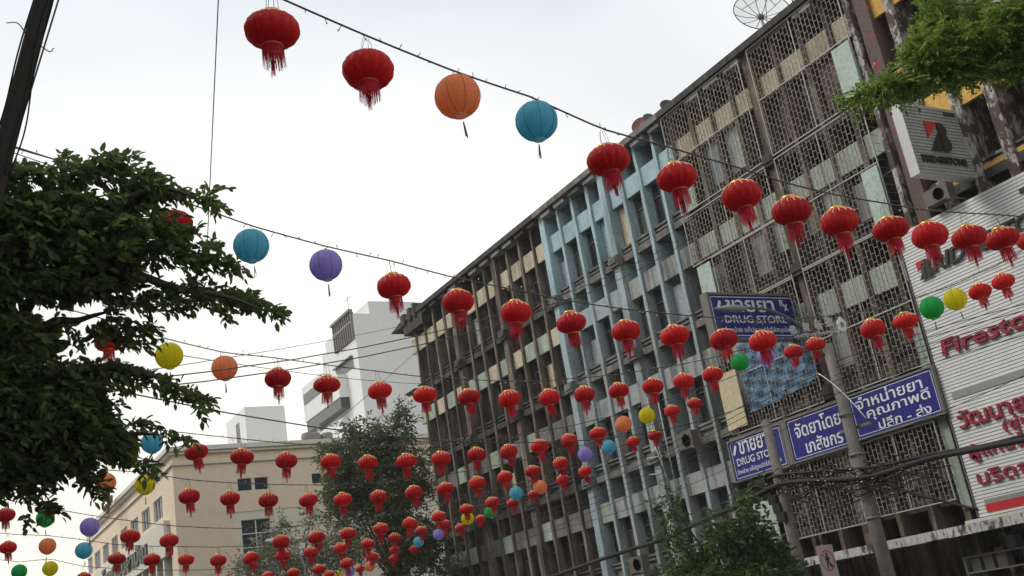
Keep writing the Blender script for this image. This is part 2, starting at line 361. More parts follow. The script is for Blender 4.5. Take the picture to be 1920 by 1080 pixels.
CURT = [mat('curtain '+n_, c_, .9) for n_, c_ in (('brick red', (.25, .09, .07)), ('grey', (.25, .25, .24)), ('faded green', (.16, .22, .17)))]
def shophouse(name, label, x0, x1, fins, panelmat, finmat, slabmat, ledgemat=None, skip_windows=(), roof=True, piers=None,
              floors=FLOORS, finw=.20, seed=0, finnames=None, windows=True, backmat=None, ydepth=1.3):
    """x0 < x1 in survey units (x0 nearer the eye); fins = list of x; every piece a part of the house"""
    rg = random.Random(seed)
    root = empty(name, (K*(x0+x1)/2, K*YF-3, 0), label, 'building')
    b = MB()   # solid core: rooms behind the facade, side walls, floors
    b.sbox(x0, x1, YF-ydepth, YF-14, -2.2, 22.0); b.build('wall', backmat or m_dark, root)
    b = MB(); b.sbox(x0, x1, YF-.32, YF-ydepth-.004, floors[-1][4]-.02, floors[-1][4]+.42)
    b.build('floor_slab', slabmat, root)
    for k, (t, pt, pb, sl, sb) in enumerate(floors[:-1]):
        b = MB(); b.sbox(x0, x1, YF-.10, YF-ydepth-.004, sb, sb+.33); b.build('floor_slab', slabmat, root)
    if roof:
        b = MB(); b.sbox(x0, x1, YF+.45, YF-14.2, 22.12, 22.42); b.sbox(x0, x1, YF-.3, YF-14.1, 22.42, 22.52)
        b.build('roof', slabmat, root)
    for i, x in enumerate(fins):
        big = piers and any(abs(x-p) < .2 for p in piers)
        w_ = .5 if big else finw*rg.uniform(.9, 1.1)
        me = fin_mesh(w_, ydepth, 22.1-(-2.3), finmat(x, big) if callable(finmat) else finmat, seed*100+i)
        o = place('pilaster', me, root, x, YF+(.12 if big else 0), -2.3)
        if big:
            for (t, pt, pb, sl, sb) in floors[:-1]:
                b = MB(); b.sbox(x-.36, x+.36, YF+.3, YF-.05, sb-.1, sb+.42); b.sbox(x-.3, x+.3, YF+.36, YF-.05, sb+.05, sb+.3)
                b.build('pier_block', slabmat, root)
    xs = sorted(set([x0]+list(fins)+[x1])); bays = [(a, c) for a, c in zip(xs[:-1], xs[1:]) if c-a > .7]
    for bi, (a, c) in enumerate(bays):
        wa = .11 if a in fins else 0.01; wc = .11 if c in fins else 0.01
        a_, c_ = a+wa, c-wc; cx = (a_+c_)/2; w = round(c_-a_, 2)
        for fi, (t, pt, pb, sl, sb) in enumerate(floors):
            pm = panelmat(cx, fi) if callable(panelmat) else panelmat
            if pm:
                b = MB(); b.sbox(a_, c_, YF-.12, YF-.28, pb, pt); b.build('spandrel_panel', pm, root)
            # lintel strip behind the panel and parapet below the sill
            b = MB(); b.sbox(a_, c_, YF-.34, YF-.62, sb+.334, sl-.10); b.sbox(a_, c_, YF-.16, YF-.62, sl-.10, sl)
            b.sbox(a_, c_, YF-.22, YF-.42, sl-.28, sl-.17)
            b.build('window_sill', (ledgemat or slabmat), root)
            if fi == 0 and roof:
                b = MB(); b.sbox(a_+.12, c_-.12, YF+.3, YF-.25, 21.86, 22.06); b.build('eave_block', m_grey if rg.random() < .6 else slabmat, root)
            if not windows: continue
            r = rg.random()
            if (bi, fi) in skip_windows: continue
            if r < .10: continue            # sashes gone: an open hole
            if r > .93:
                b = MB(); b.sbox(a_+.02, c_-.02, YF-.46, YF-.50, sl+.02, pb-rg.uniform(0, .7)); b.build('boarded_window', rg.choice([m_cream, m_concrete, m_greenp, m_bluegrey]), root); continue
            if r > .86:
                b = MB(); nf = 14
                P_ = [W(a_+.1+(c_-a_-.25)*i/nf, YF-.62+.05*math.sin(i*2.2), sl+.1) for i in range(nf+1)]; Q_ = [W(a_+.1+(c_-a_-.25)*i/nf, YF-.62+.03*math.sin(i*2.2), pb-.1) for i in range(nf+1)]
                b.add(P_+Q_, [(i, i+1, nf+2+i, nf+1+i) for i in range(nf)]); b.build('curtain', rg.choice(CURT), root)
            st = 0 if r < .45 else (1 if r < .7 else 2)
            h = round(pb-sl, 2)
            fr, pn = shared(('win', w, h, st), lambda: window_meshes(w, h, st))
            wo_ = place('window', fr, root, cx, YF-.52, sl)
            link('pane', pn, wo_)
    return root, bays

fins_all = [P0+PITCH*k for k in range(-8, 13)]
# -- dark end house
def pm_dark(x, fi):
    if fi < 1: return m_beige
    if fi == 1: return m_greenp if (int(x*7) % 3) else m_beige
    return m_greenp if (int(x*5) % 2) else m_concrete
dark_fins = [x for x in fins_all if x > P0+.5] 
house1, _ = shophouse('shophouse', 'soot blackened four storey shophouse block with beige panels, furthest along the right side', P0+.3, 64.95, dark_fins,
          pm_dark, m_brown, m_soot, piers=[P0+PITCH*4, P0+PITCH*8], seed=1)
b = MB()
for i, (xa, xb, zt) in enumerate(((62.6, 62.9, 22.85), (63.3, 63.75, 22.75), (64.3, 64.9, 22.62))):
    b.sbox(xa, xb, YF+.5, YF-1.4, 21.9, zt)
b.sbox(61.9, 64.95, YF+.35, YF-1.0, 21.2, 22.3); b.build('parapet', m_soot, house1)
b = MB(); a0 = W(64.95, YF+.5, 22.1); 
b.add([W(64.96, YF+.5, 22.25), W(66.7, YF+.5, 21.95), W(64.96, YF+.5, 21.85), W(64.96, YF-6, 22.25), W(66.7, YF-6, 21.95), W(64.96, YF-6, 21.85)],
      [(0, 1, 2), (5, 4, 3), (0, 3, 4, 1), (1, 4, 5, 2), (2, 5, 3, 0)]); b.build('eave', m_soot, house1)
b = MB()
for i in range(22):
    b.sbox(65.0+.02, 66.6, YF-.1-i*.35, YF-.28-i*.35, 17.35-.0, 17.45)
b.sbox(65.0, 66.7, YF+.1, YF-8, 17.46, 17.52); b.build('side_canopy', m_concrete, house1)
# -- blue house
blue_fins = [x for x in fins_all if P0-4*PITCH-.3 < x < P0+.2]
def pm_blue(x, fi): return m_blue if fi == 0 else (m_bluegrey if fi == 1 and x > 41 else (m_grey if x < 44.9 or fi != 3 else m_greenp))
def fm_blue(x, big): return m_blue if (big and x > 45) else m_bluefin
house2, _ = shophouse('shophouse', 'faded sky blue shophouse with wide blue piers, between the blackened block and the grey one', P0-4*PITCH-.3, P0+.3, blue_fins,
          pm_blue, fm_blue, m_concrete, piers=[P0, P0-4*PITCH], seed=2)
b = MB(); b.sbox(P0-4*PITCH+.3, P0-3*PITCH-.13, YF-.45, YF-.55, 17.75, 19.85); b.build('boarded_window', m_blue, house2)
# -- grey-blue house
grey_fins = [x for x in fins_all if 35.3 < x < P0-4*PITCH-.3]
def pm_grey(x, fi): return m_blue if fi == 0 else (m_grey)
house3, _ = shophouse('shophouse', 'grey plaster shophouse with pale blue top panels beside the screened facade', 34.95, P0-4*PITCH-.3, grey_fins,
          pm_grey, lambda x, b_: m_bluefin, m_concrete, seed=3)
# -- screened house
scr_fins = [34.75, 33.3, 31.95, 30.5, 29.05, 27.6, 26.15, 24.7]
m_scr = weathered('pale grey green screen panel', [(.34, .39, .32), (.46, .52, .44), (.50, .56, .48)], amt=.45, thr=(.5, .7), stain=(.12, .12, .09), scale=1.0)
def pm_scr(x, fi): return m_beige if fi == 0 else m_scr
house4, _ = shophouse('shophouse', 'shophouse screened floor by floor with rusty brick pattern window grilles', 23.35, 34.95, scr_fins, pm_scr,
          m_brown, m_soot, piers=[29.05], seed=4)
# -- yellow house
yel_fins = [21.87, 20.50, 19.2, 17.75, 16.3, 14.85, 13.4, 11.9, 10.4]
def pm_yel(x, fi): return m_yellow
m_room = weathered('grey room wall', [(.10, .09, .09), (.16, .145, .14)], amt=.4, scale=.5)
house5, _ = shophouse('shophouse', 'ochre yellow shophouse with peeling white and crimson pilasters above the slatted tyre sign', 9.0, 23.35, yel_fins, pm_yel,
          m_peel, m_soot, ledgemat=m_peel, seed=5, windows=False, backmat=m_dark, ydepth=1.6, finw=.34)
me = fin_mesh(.55, .9, 24.4, m_redpeel, 77); place('pilaster', me, house5, 22.9, YF+.1, -2.3)
me = fin_mesh(.22, .9, 24.4, m_peel, 78); place('pilaster', me, house5, 23.45, YF+.22, -2.3)
b = MB()
for xa, xb in ((22.5, 22.0), (21.7, 20.65), (20.3, 19.35), (19.0, 17.9)):
    for z0, z1 in ((12.18, 12.62), (17.05, 17.5)): b.sbox(xb, xa, YF-.14, YF-.2, z0, z1)
b.build('apron_panel', m_yellow, house5)
b = MB(); b.sbox(21.7, 22.5, YF-1.0, YF-1.5, 17.1, 19.9); b.sbox(17.9, 21.7, YF-1.1, YF-1.5, 18.1, 19.7); b.build('room_partition', m_room, house5)

# -- window grilles: upright bars with staggered short ties, like brickwork
def grille(root, x0, x1, z0, z1, mids=(), y=YF+.28, dx=.195, dz=.335, depth=.5, box_ret=True):
    b = MB(); n = int(round((x1-x0)/dx)); dx = (x1-x0)/n; t = .0105
    rg = random.Random(int(x0*100+z0*7))
    for i in range(n+1):
        x = x0+i*dx; b.box((K*x-t*.5, K*y-.01, K*z0+EYE), (K*x+t*.5, K*y+.01, K*z1+EYE))
        if i < n:
            k = int((z1-z0)/dz); off = (i % 2)*.5
            for j in range(k+1):
                z = z0+(j+off)*dz
                if z >= z1-.02 or z <= z0+.02 or rg.random() < .012: continue
                b.box((K*x+t*.5, K*y-.008, K*z+EYE-.0065), (K*(x+dx)-t*.5, K*y+.006, K*z+EYE+.0065))
    if box_ret:                      # returns of the cage to the wall
        for xx in (x0, x1):
            for j in range(int((z1-z0)/dz)): b.box((K*xx-.006, K*y-.012, K*(z0+(j+.5)*dz)+EYE-.006), (K*xx+.006, K*(y-depth), K*(z0+(j+.5)*dz)+EYE+.006))
    g = b.build('window_grille', m_grille, root)
    r = MB()
    for z in (z0, z1)+tuple(mids): r.box((K*x0-.02, K*y+.010, K*z+EYE-.014), (K*x1+.02, K*y+.04, K*z+EYE+.014))
    for x in (x0, x1, (x0+x1)/2): r.box((K*x-.012, K*y+.012, K*z0+EYE+.022), (K*x+.012, K*y+.035, K*z1+EYE-.022))
    rr = r.mesh('grille_rail', m_rail); link('grille_rail', rr, g, -g.location-Vector(parent_origin(root)))
    return g
for (xa, xb) in ((23.62, 28.72), (29.35, 34.85)):
    grille(house4, xa, xb, 17.12, 22.05, (19.65,))
grille(house4, 23.95, 28.72, 12.12, 16.95, (14.50,)); grille(house4, 29.35, 34.85, 14.62, 16.90)
grille(house4, 29.35, 33.6, 12.08, 14.56)
grille(house4, 24.2, 28.72, 6.9, 12.05, (9.2,)); grille(house4, 29.35, 34.75, 6.9, 12.0, (9.2,))
grille(house4, 24.75, 28.5, 2.25, 4.95); grille(house4, 28.8, 33.0, 2.15, 4.9)
for fi, (t_, pt_, pb_, sl_, sb_) in enumerate(FLOORS):
    rg = random.Random(30+fi)
    for a_, c_ in zip(scr_fins[1:], scr_fins[:-1]):
        if rg.random() < .42:
            b = MB(); b.sbox(a_+.16, c_-.16, YF-.40, YF-.46, sl_+rg.choice((0, .0, .6)), pb_-rg.choice((0, .5)))
            b.build('closed_shutter', rg.choice([m_scr, m_grey, m_bluegrey, m_brown]), house4)
def board(root, name, m, x0, x1, z0, z1, y=YF+.2, th=.05, label=None):
    b = MB(); b.sbox(x0, x1, y, y-th, z0, z1); o = b.build(name, m, root)
    if label: o['label'] = label
    return o
board(house4, 'board', m_greenboard, 23.62, 24.5, 17.3, 19.48, YF+.4, label='pale green board filling a top grille bay')
board(house4, 'board', m_greenboard, 23.98, 24.75, 12.35, 14.40, YF+.4, label='pale green board filling a grille bay')
board(house4, 'board', m_greenboard, 33.95, 34.75, 17.2, 18.9, YF+.1)
board(house4, 'board', m_greenboard, 33.8, 34.7, 12.9, 14.5, YF+.3)
board(house4, 'board', m_greenboard, 33.45, 34.65, 2.2, 3.95, YF+.25, label='pale green board beside the lowest grille')
board(house4, 'board', m_cream, 33.62, 34.83, 7.08, 9.5, YF+.46, label='cream board streaked with rust')
board(house4, 'board', m_greenp, 24.35, 24.75, 1.9, 8.3, YF+.1)
# blue netting hung behind the third floor grille
b = MB(); nx, nz_ = 40, 26; vs = []
for j in range(nz_+1):
    for i in range(nx+1):
        u, v = i/nx, j/nz_
        x = 33.5-3.95*u; z = (10.4-.25*u+.35*math.sin(u*3))*(1-v)+(7.55+.35*u*u)*v
        x -= .25*math.sin(v*3)*u
        vs.append(W(x, YF+.18+.07*math.sin(x*7+z*5)+.05*math.sin(z*13-x*4), z))
b.add(vs, [(j*(nx+1)+i, (j+1)*(nx+1)+i, (j+1)*(nx+1)+i+1, j*(nx+1)+i+1) for j in range(nz_) for i in range(nx)], smooth=True)
m_net = mat('blue net tarpaulin', (.07, .19, .34), .6)
t, N, B = nodes(m_net); g_ = N('ShaderNodeNewGeometry'); mp_ = N('ShaderNodeMapping'); mp_.inputs['Scale'].default_value = (16, 16, 16)
ch = N('ShaderNodeTexVoronoi'); ch.inputs['Scale'].default_value = .55; rr_ = N('ShaderNodeValToRGB')
rr_.color_ramp.elements[0].position = .25; rr_.color_ramp.elements[0].color = (.03, .06, .11, 1)
rr_.color_ramp.elements[1].position = .42; rr_.color_ramp.elements[1].color = (.10, .25, .42, 1)
t.links.new(g_.outputs['Position'], mp_.inputs[0]); t.links.new(mp_.outputs[0], ch.inputs['Vector']); t.links.new(ch.outputs['Distance'], rr_.inputs[0]); t.links.new(rr_.outputs[0], B.inputs['Base Color'])
o = b.build('blue_tarpaulin', m_net); tag(o, 'wrinkled blue net tarpaulin hung on the grille under the projecting drugstore sign', 'tarpaulin')

# -- ground floor of the screened and yellow houses: shop mouth, canopy
b = MB(); b.sbox(9, 33.2, -30.4, YF-.05, 1.16, 1.24); b.sbox(9, 33.2, -30.36, -30.44, .98, 1.26)
can = b.build('shop_canopy', m_soot); tag(can, 'long shop canopy with a flaking white edge over the pavement', 'canopy')
m_flake = weathered('flaking white fascia', [(.5, .5, .48), (.55, .55, .52), (.08, .07, .06)], pos=[.3, .56, .62], amt=.8, thr=(.56, .6), stain=(.06, .055, .05), scale=2.5, stretch=(1.2, 1.2, .3), bump=.2)
b = MB(); xx = 33.2; rg = random.Random(3)
while xx > 10:
    L_ = rg.uniform(.55, 1.0)
    if not (28.6 < xx-.4 < 29.0): b.sbox(xx-L_+.02, xx, -30.33, -30.38+rg.uniform(-.01, .01), 1.0+rg.uniform(0, .03), 1.32)
    xx -= L_
f_ = b.build('fascia', m_flake, can)
m_shop = mat('shop shelf clutter', (.10, .11, .10), .8)
rack = empty('display_rack', W(20, YF+.6, -2.43), 'dim rack of stacked cartons inside the shop under the canopy', 'rack')
b = MB()
for x in (24.6, 19.4): b.sbox(x, x+.08, YF+.3, YF+.9, -2.4, .3)
for z in (-.9, -.2, .3): b.sbox(19.4, 24.7, YF+.3, YF+.9, z, z+.05)
b.build('shelf', m_steel, rack)
for i in range(10):
    x = 24.3-i*.5; z = (-.15, .35)[i % 2] if i > 2 else -.15
    c = MB(); c.sbox(x-.18, x+.18, YF+.4, YF+.8, z, z+.42+.1*(i % 3)); c.build('carton', mat('carton %d' % i, (.10+.02*(i % 3), .12, .10+.015*(i % 4)), .8), rack)

# ------------------------------------------------------------------ text helper
def text_mesh(body, size, extrude=.01, offset=0.0, shear=0.0, width=None, height=None):
    """lettering as a mesh in the XY plane, left at 0, baseline at 0; fitted to width/height if given"""
    cu = bpy.data.curves.new('text', 'FONT'); cu.body = body; cu.size = size; cu.extrude = extrude; cu.offset = offset; cu.shear = shear
    cu.resolution_u = 3
    ob = bpy.data.objects.new('text', cu); COL.objects.link(ob)
    dg = bpy.context.evaluated_depsgraph_get(); me = bpy.data.meshes.new_from_object(ob.evaluated_get(dg))
    bpy.data.objects.remove(ob); bpy.data.curves.remove(cu)
    v = np.array([x.co[:] for x in me.vertices])
    if len(v) == 0: return me
    mn, mx_ = v.min(0), v.max(0); v[:, 0] -= mn[0]; v[:, 1] -= mn[1]
    if width: v[:, 0] *= width/(mx_[0]-mn[0])
    if height: v[:, 1] *= height/(mx_[1]-mn[1])
    me.vertices.foreach_set('co', v.ravel()); me.update(); return me
FACE = {'street': Matrix(((-1, 0, 0, 0), (0, 0, 1, 0), (0, 1, 0, 0), (0, 0, 0, 1))),   # reads along -X, faces +Y
        'eye': Matrix(((0, 0, -1, 0), (-1, 0, 0, 0), (0, 1, 0, 0), (0, 0, 0, 1)))}       # reads along -Y, faces -X
def lettering(root, body, m, face, pos, name='lettering', **k):
    letters(root, body, m, face, pos, **k)
def letters(root, body, m, face, pos, **k):
    """raised lettering, one object per letter (parts that overlap along the line stay together)"""
    me = text_mesh(body, 1.0, **k)
    v = np.array([x.co[:] for x in me.vertices]); n = len(v); par = list(range(n))
    def find(a):
        while par[a] != a: par[a] = par[par[a]]; a = par[a]
        return a
    for e in me.edges:
        a, c = find(e.vertices[0]), find(e.vertices[1])
        if a != c: par[a] = c
    lab = np.array([find(i) for i in range(n)]); isl = []
    for l in set(lab): xs = v[lab == l, 0]; isl.append([xs.min(), xs.max(), {l}])
    isl.sort(key=lambda t: t[0]); groups = []
    for a, c, s in isl:
        if groups and (min(c, groups[-1][1])-a) > .35*min(c-a, groups[-1][1]-groups[-1][0]): groups[-1][1] = max(groups[-1][1], c); groups[-1][2] |= s
        else: groups.append([a, c, set(s)])
    Ft = FACE[face]; po = np.array(parent_origin(root))
    for a, c, s in groups:
        idx = np.array([i for i in range(n) if lab[i] in s]); mp = {int(j): i for i, j in enumerate(idx)}
        vv = v[idx].copy(); vv[:, 0] -= a
        fs = [tuple(mp[q] for q in p.vertices) for p in me.polygons if p.vertices[0] in mp]
        m2 = bpy.data.meshes.new('letter'); m2.from_pydata([tuple(x) for x in vv], [], fs); m2.materials.append(m); m2.transform(Ft)
        link('letter', m2, root, np.array(pos)+np.array(Ft @ Vector((a, 0, 0)))-po)
    bpy.data.meshes.remove(me)

# ------------------------------------------------------------------ slatted tyre shop sign
PX0, PX1, PZ0, PZ1, PY = 12.0, 24.05, 1.50, 11.60, YF+.30
sign = empty('shop_sign', W(18, PY, -2.43), 'huge white slatted wall sign with black and dark red lettering on the yellow shophouse', 'sign')
b = MB(); b.sbox(PX0, PX1, PY-.2, PY-.08, PZ0, PZ1); b.sbox(PX1-.0, PX1+.05, PY-.22, PY+.03, PZ0, PZ1+.05); b.build('backing', m_groove, sign)
b = MB(); pit = .1165; z = PZ0
while z < PZ1-.05:
    yy = W(0, PY, 0)[1]; z0 = W(0, 0, z)[2]; z1 = W(0, 0, z+pit*.90)[2]; xa, xb = W(PX0, 0, 0)[0], W(PX1, 0, 0)[0]
    b.add([(xa, yy, z0), (xb, yy, z0), (xb, yy-.012, z1), (xa, yy-.012, z1), (xa, yy-.05, z0), (xb, yy-.05, z0), (xb, yy-.05, z1), (xa, yy-.05, z1)],
          [(1, 0, 3, 2), (0, 1, 5, 4), (2, 3, 7, 6), (1, 2, 6, 5)]); z += pit
o = b.build('slat_cladding', m_clad, sign); o['kind'] = 'stuff'
def SP(x, z, dy=.05): return W(x, PY+dy, z)
def zb(px, py): p = onY(px, py, PY+.05); return p
# BRIDGESTONE in raised letters with the red corner on the B
p = zb(1726, 523); q = zb(1920, 440)
letters(sign, 'RIDGESTONE', m_letblack, 'street', SP(p[0]-.62, p[2]+.02), extrude=.03, offset=.018, shear=.25, width=K*5.2, height=K*.56)
def bmark(root, face, pos, s, w=.9, th=.03):
    """the slanted B: black bowl and wedge, red upper corner"""
    Ft = FACE[face]; po = np.array(parent_origin(root))
    def poly(pts, m, nm, z0=0):
        b_ = MB(); n = len(pts)
        b_.add([(x*w*s, y*s, z0) for x, y in pts]+[(x*w*s, y*s, z0+th) for x, y in pts],
               [tuple(range(n))[::-1], tuple(range(n, 2*n))]+[(i, (i+1) % n, n+(i+1) % n, n+i) for i in range(n)])
        me = b_.mesh(nm, m); me.transform(Ft); link(nm, me, root, np.array(pos)-po)
    arc = lambda cx, cy, rx, ry, a0, a1, n=9: [(cx+rx*math.cos(R(a0+(a1-a0)*i/n)), cy+ry*math.sin(R(a0+(a1-a0)*i/n))) for i in range(n+1)]
    poly([(.58, 0)]+arc(.74, .27, .30, .27, -90, 55)+arc(.72, .76, .26, .24, -50, 90)+[(.58, 1.0)], m_letblack, 'emblem')
    poly([(0, 0), (.52, 0), (.52, .62)], m_letblack, 'emblem')
    poly([(.02, .45), (.02, 1.0), (.54, 1.0), (.54, .93)], m_signred, 'emblem')
bmark(sign, 'street', SP(p[0], p[2]-.06), K*.66, .85)
p = zb(1768, 668)
letters(sign, 'Firestone', m_letred, 'street', SP(p[0]-.02, p[2]-.02), extrude=.03, offset=.012, shear=.1, width=K*4.6, height=K*.56)
p = zb(1803, 803); letters(sign, 'วัฒนายางยนต์', m_letred, 'street', SP(p[0]+.05, p[2]-.02), extrude=.03, offset=.010, width=K*5.1, height=K*.60)
p = zb(1888, 808); letters(sign, '(ซุ่นเฮง)', m_letred, 'street', SP(p[0]+.1, p[2]-.1), extrude=.02, offset=.01, width=K*2.4, height=K*.55)
p = zb(1826, 868); letters(sign, 'ผู้แทนจำหน่ายยาง', m_letred, 'street', SP(p[0]+.08, p[2]-.0), extrude=.02, offset=.01, width=K*5.2, height=K*.62)
p = zb(1838, 908); letters(sign, 'บริดจสโตน', m_letred, 'street', SP(p[0]+.05, p[2]-.02), extrude=.02, offset=.01, width=K*4.0, height=K*.52)
b = MB(); b.sbox(PX0, 23.72, PY+.015, PY-.05, 5.44, 5.69); b.build('grey_band', m_steel if False else mat('grey band', (.27, .27, .26), .6), sign)
b = MB(); b.sbox(PX0, 23.68, PY+.02, PY-.05, 1.60, 1.86); b.build('red_band', m_signred, sign)
b = MB(); b.sbox(PX0, 23.68, PY+.015, PY-.05, 1.865, 2.02); b.build('olive_band', mat('olive band', (.26, .26, .22), .6), sign)
p = zb(1910, 358); b = MB(); b.sbox(PX0+4, p[0], PY+.04, PY-.05, p[2]-.10, p[2]+.06); b.build('name_strip', m_letblack, sign)
b = MB(); b.sbox(PX0, 24.5, PY+.2, PY-.3, 1.26, 1.47); b.build('base_ledge', m_bpale, sign)

# ------------------------------------------------------------------ projecting slatted sign with the emblem
fx = 20.55
fs_ = empty('projecting_sign', W(fx, -30.5, 12.2), 'square slatted grey projecting sign with red and black letter B, below the green foliage', 'sign')
ya, yb, za, zbb = -29.15, -32.0, 12.25, 14.85
b = MB(); b.sbox(fx+.03, fx+.42, ya, yb, za, zbb); b.build('box', m_clad, fs_)
b = MB(); z = za+.02; yA, yB = K*ya, K*yb
while z < zbb-.04:
    x0 = K*fx; z0 = W(0, 0, z)[2]; z1 = W(0, 0, z+.108)[2]
    b.add([(x0, yA, z0), (x0, yB, z0), (x0+.014, yB, z1), (x0+.014, yA, z1), (x0+.03, yA, z0), (x0+.03, yB, z0), (x0+.03, yB, z1), (x0+.03, yA, z1)],
          [(0, 1, 2, 3)[::-1], (0, 1, 5, 4), (3, 2, 6, 7)[::-1]]); z += .122
m_cladgrey = weathered('grey slatted face', [(.30, .31, .30), (.36, .37, .36)], amt=.3, thr=(.5, .8), stain=(.2, .2, .19), scale=.9, bump=.02)
o = b.build('slat_cladding', m_cladgrey, fs_); o['kind'] = 'stuff'
bmark(fs_, 'eye', W(fx-.02, -30.02, 13.12), K*1.08, .98)
letters(fs_, 'BRIDGESTONE', m_letblack, 'eye', W(fx-.02, -29.42, 12.66), extrude=.015, offset=.035, width=K*2.25, height=K*.26)
b = MB(); b.sbox(fx-.04, fx-.005, -31.25, -31.8, 14.56, 14.68); b.build('small_mark', m_letblack, fs_)
for z in (12.6, 14.4):
    b = MB(); b.sbox(fx+.1, fx+.25, -31.9, -33.2, z, z+.1); b.build('bracket', m_steel, fs_)

# ------------------------------------------------------------------ blue drugstore signs
def bluesign(label, face, x0, x1, z0, z1, y=YF+.45, X=None, group=None):
    if face == 'street':
        r = empty('drugstore_sign', W((x0+x1)/2, y, z0), label, 'sign', group)
        b = MB(); b.sbox(x0, x1, y, y-.15, z0, z1); b.build('panel', m_signblue, r)
        b = MB(); f = .07
        for a in ((x0-f, x1+f, z1, z1+f), (x0-f, x1+f, z0-f, z0), (x0-f, x0, z0, z1), (x1, x1+f, z0, z1)): b.sbox(a[0], a[1], y+.04, y-.2, a[2], a[3])
        b.build('frame', m_steel, r)
        b = MB(); g = .07; w_ = .022
        for a in ((x0+g, x1-g, z1-g-w_, z1-g), (x0+g, x1-g, z0+g, z0+g+w_), (x0+g, x0+g+w_, z0+g, z1-g), (x1-g-w_, x1-g, z0+g, z1-g)): b.sbox(a[0], a[1], y+.006, y-.02, a[2], a[3])
        b.build('border_line', m_white, r)
    else:
        r = empty('drugstore_sign', W(X, (x0+x1)/2, z0), label, 'sign', group)
        b = MB(); b.sbox(X, X+.3, x0, x1, z0, z1); b.build('panel', m_signblue, r)
        b = MB(); f = .09
        for a in ((x0-f, x1+f, z1, z1+f), (x0-f, x1+f, z0-f, z0), (x0-f, x0, z0, z1), (x1, x1+f, z0, z1)): b.sbox(X-.04, X+.36, a[0], a[1], a[2], a[3])
        b.build('frame', m_steel, r)
        b = MB(); g = .07; w_ = .03
        for a in ((x0+g, x1-g, z1-g-w_, z1-g), (x0+g, x1-g, z0+g, z0+g+w_), (x0+g, x0+g+w_, z0+g, z1-g), (x1-g-w_, x1-g, z0+g, z1-g)): b.sbox(X-.01, X+.02, a[0], a[1], a[2], a[3])
        b.build('border_line', m_white, r)
    return r
TY = YF+.46
def rx(root, face, pos, s):
    lettering(root, 'R', m_white, face, pos, extrude=.006, offset=.01, width=s*.5, height=s*.62, name='rx_mark')
    Ft = FACE[face]; d = Ft @ Vector((s*.38, -s*.42, 0))
    lettering(root, 'x', m_white, face, np.array(pos)+np.array(d), extrude=.006, offset=.008, width=s*.5, height=s*.62, name='rx_mark')
def capsule(root, face, pos, s):
    b_ = MB(); Ft = FACE[face]; pts = []
    for i in range(16):
        a = 2*math.pi*i/16; yy = .5*(1 if math.sin(a) >= 0 else -1); pts.append((.22*math.cos(a), yy+.22*math.sin(a)))
    ca, sa = math.cos(R(-28)), math.sin(R(-28)); n = 16
    P = [((x*ca-y*sa)*s, (x*sa+y*ca)*s) for x, y in pts]
    b_.add([(x, y, 0) for x, y in P]+[(x, y, .012) for x, y in P], [tuple(range(n, 2*n))]+[(i, (i+1) % n, n+(i+1) % n, n+i) for i in range(n)])
    me = b_.mesh('capsule_picture', m_white); me.transform(Ft); link('capsule_picture', me, root, np.array(pos)-np.array(parent_origin(root)))
s1 = bluesign('blue drugstore sign with capsule picture and Rx, leftmost of the three boards in a row', 'street', 31.86, 35.05, 4.98, 6.62)
lettering(s1, 'ขายยา', m_white, 'street', W(34.45, TY, 5.98), extrude=.006, offset=.012, width=K*1.75, height=K*.52)
lettering(s1, 'DRUG STORE', m_white, 'street', W(34.75, TY, 5.55), extrude=.006, offset=.006, width=K*2.45, height=K*.30)
lettering(s1, 'จำหน่าย แค็ปซูลเปล่าใส่สมุนไพร', m_white, 'street', W(34.85, TY, 5.15), extrude=.006, offset=.002, width=K*2.7, height=K*.27)
rx(s1, 'street', W(32.6, TY, 6.2), K*.38); capsule(s1, 'street', W(34.72, TY, 6.22), K*.30)
s2 = bluesign('blue drugstore sign with two lines of white script, middle board behind the utility pole', 'street', 28.42, 31.46, 5.02, 6.66)
lettering(s2, 'จัดยาโดย', m_white, 'street', W(31.1, TY, 5.86), extrude=.006, offset=.012, width=K*2.45, height=K*.62)
lettering(s2, 'เภสัชกร', m_white, 'street', W(30.7, TY, 5.18), extrude=.006, offset=.012, width=K*1.95, height=K*.55)
s3 = bluesign('blue drugstore sign with three lines of white script, rightmost board beside the slatted sign', 'street', 24.12, 28.05, 5.12, 6.70)
lettering(s3, 'จำหน่ายยา', m_white, 'street', W(27.75, TY, 6.12), extrude=.006, offset=.010, width=K*3.1, height=K*.48)
lettering(s3, 'คุณภาพดี', m_white, 'street', W(27.35, TY, 5.60), extrude=.006, offset=.010, width=K*2.9, height=K*.50)
lettering(s3, 'ปลีก - ส่ง', m_white, 'street', W(26.95, TY, 5.22), extrude=.006, offset=.010, width=K*2.4, height=K*.38)
b = MB(); 
for x in (31.66, 28.24): b.sbox(x-.1, x+.1, TY+.02, YF-.1, 4.95, 6.75)
b.sbox(24.1, 35.15, TY-.2, YF-.1, 6.72, 6.82); o = b.build('sign_frame', m_steel); tag(o, 'grey steel rack that carries the three blue boards', 'sign frame')
X4 = 29.9
s4 = bluesign('blue drugstore sign that projects over the street above the blue tarpaulin', 'eye', -32.0, -27.55, 9.68, 11.42, X=X4)
XT = X4-.012
lettering(s4, 'ขายยา', m_white, 'eye', W(XT, -28.35, 10.72), extrude=.006, offset=.014, width=K*2.5, height=K*.50)
lettering(s4, 'DRUG STORE', m_white, 'eye', W(XT, -28.15, 10.27), extrude=.006, offset=.004, width=K*3.2, height=K*.31)
lettering(s4, 'จำหน่าย แค็ปซูลเปล่าใส่สมุนไพร', m_white, 'eye', W(XT, -28.0, 9.84), extrude=.006, offset=.004, width=K*3.6, height=K*.28)
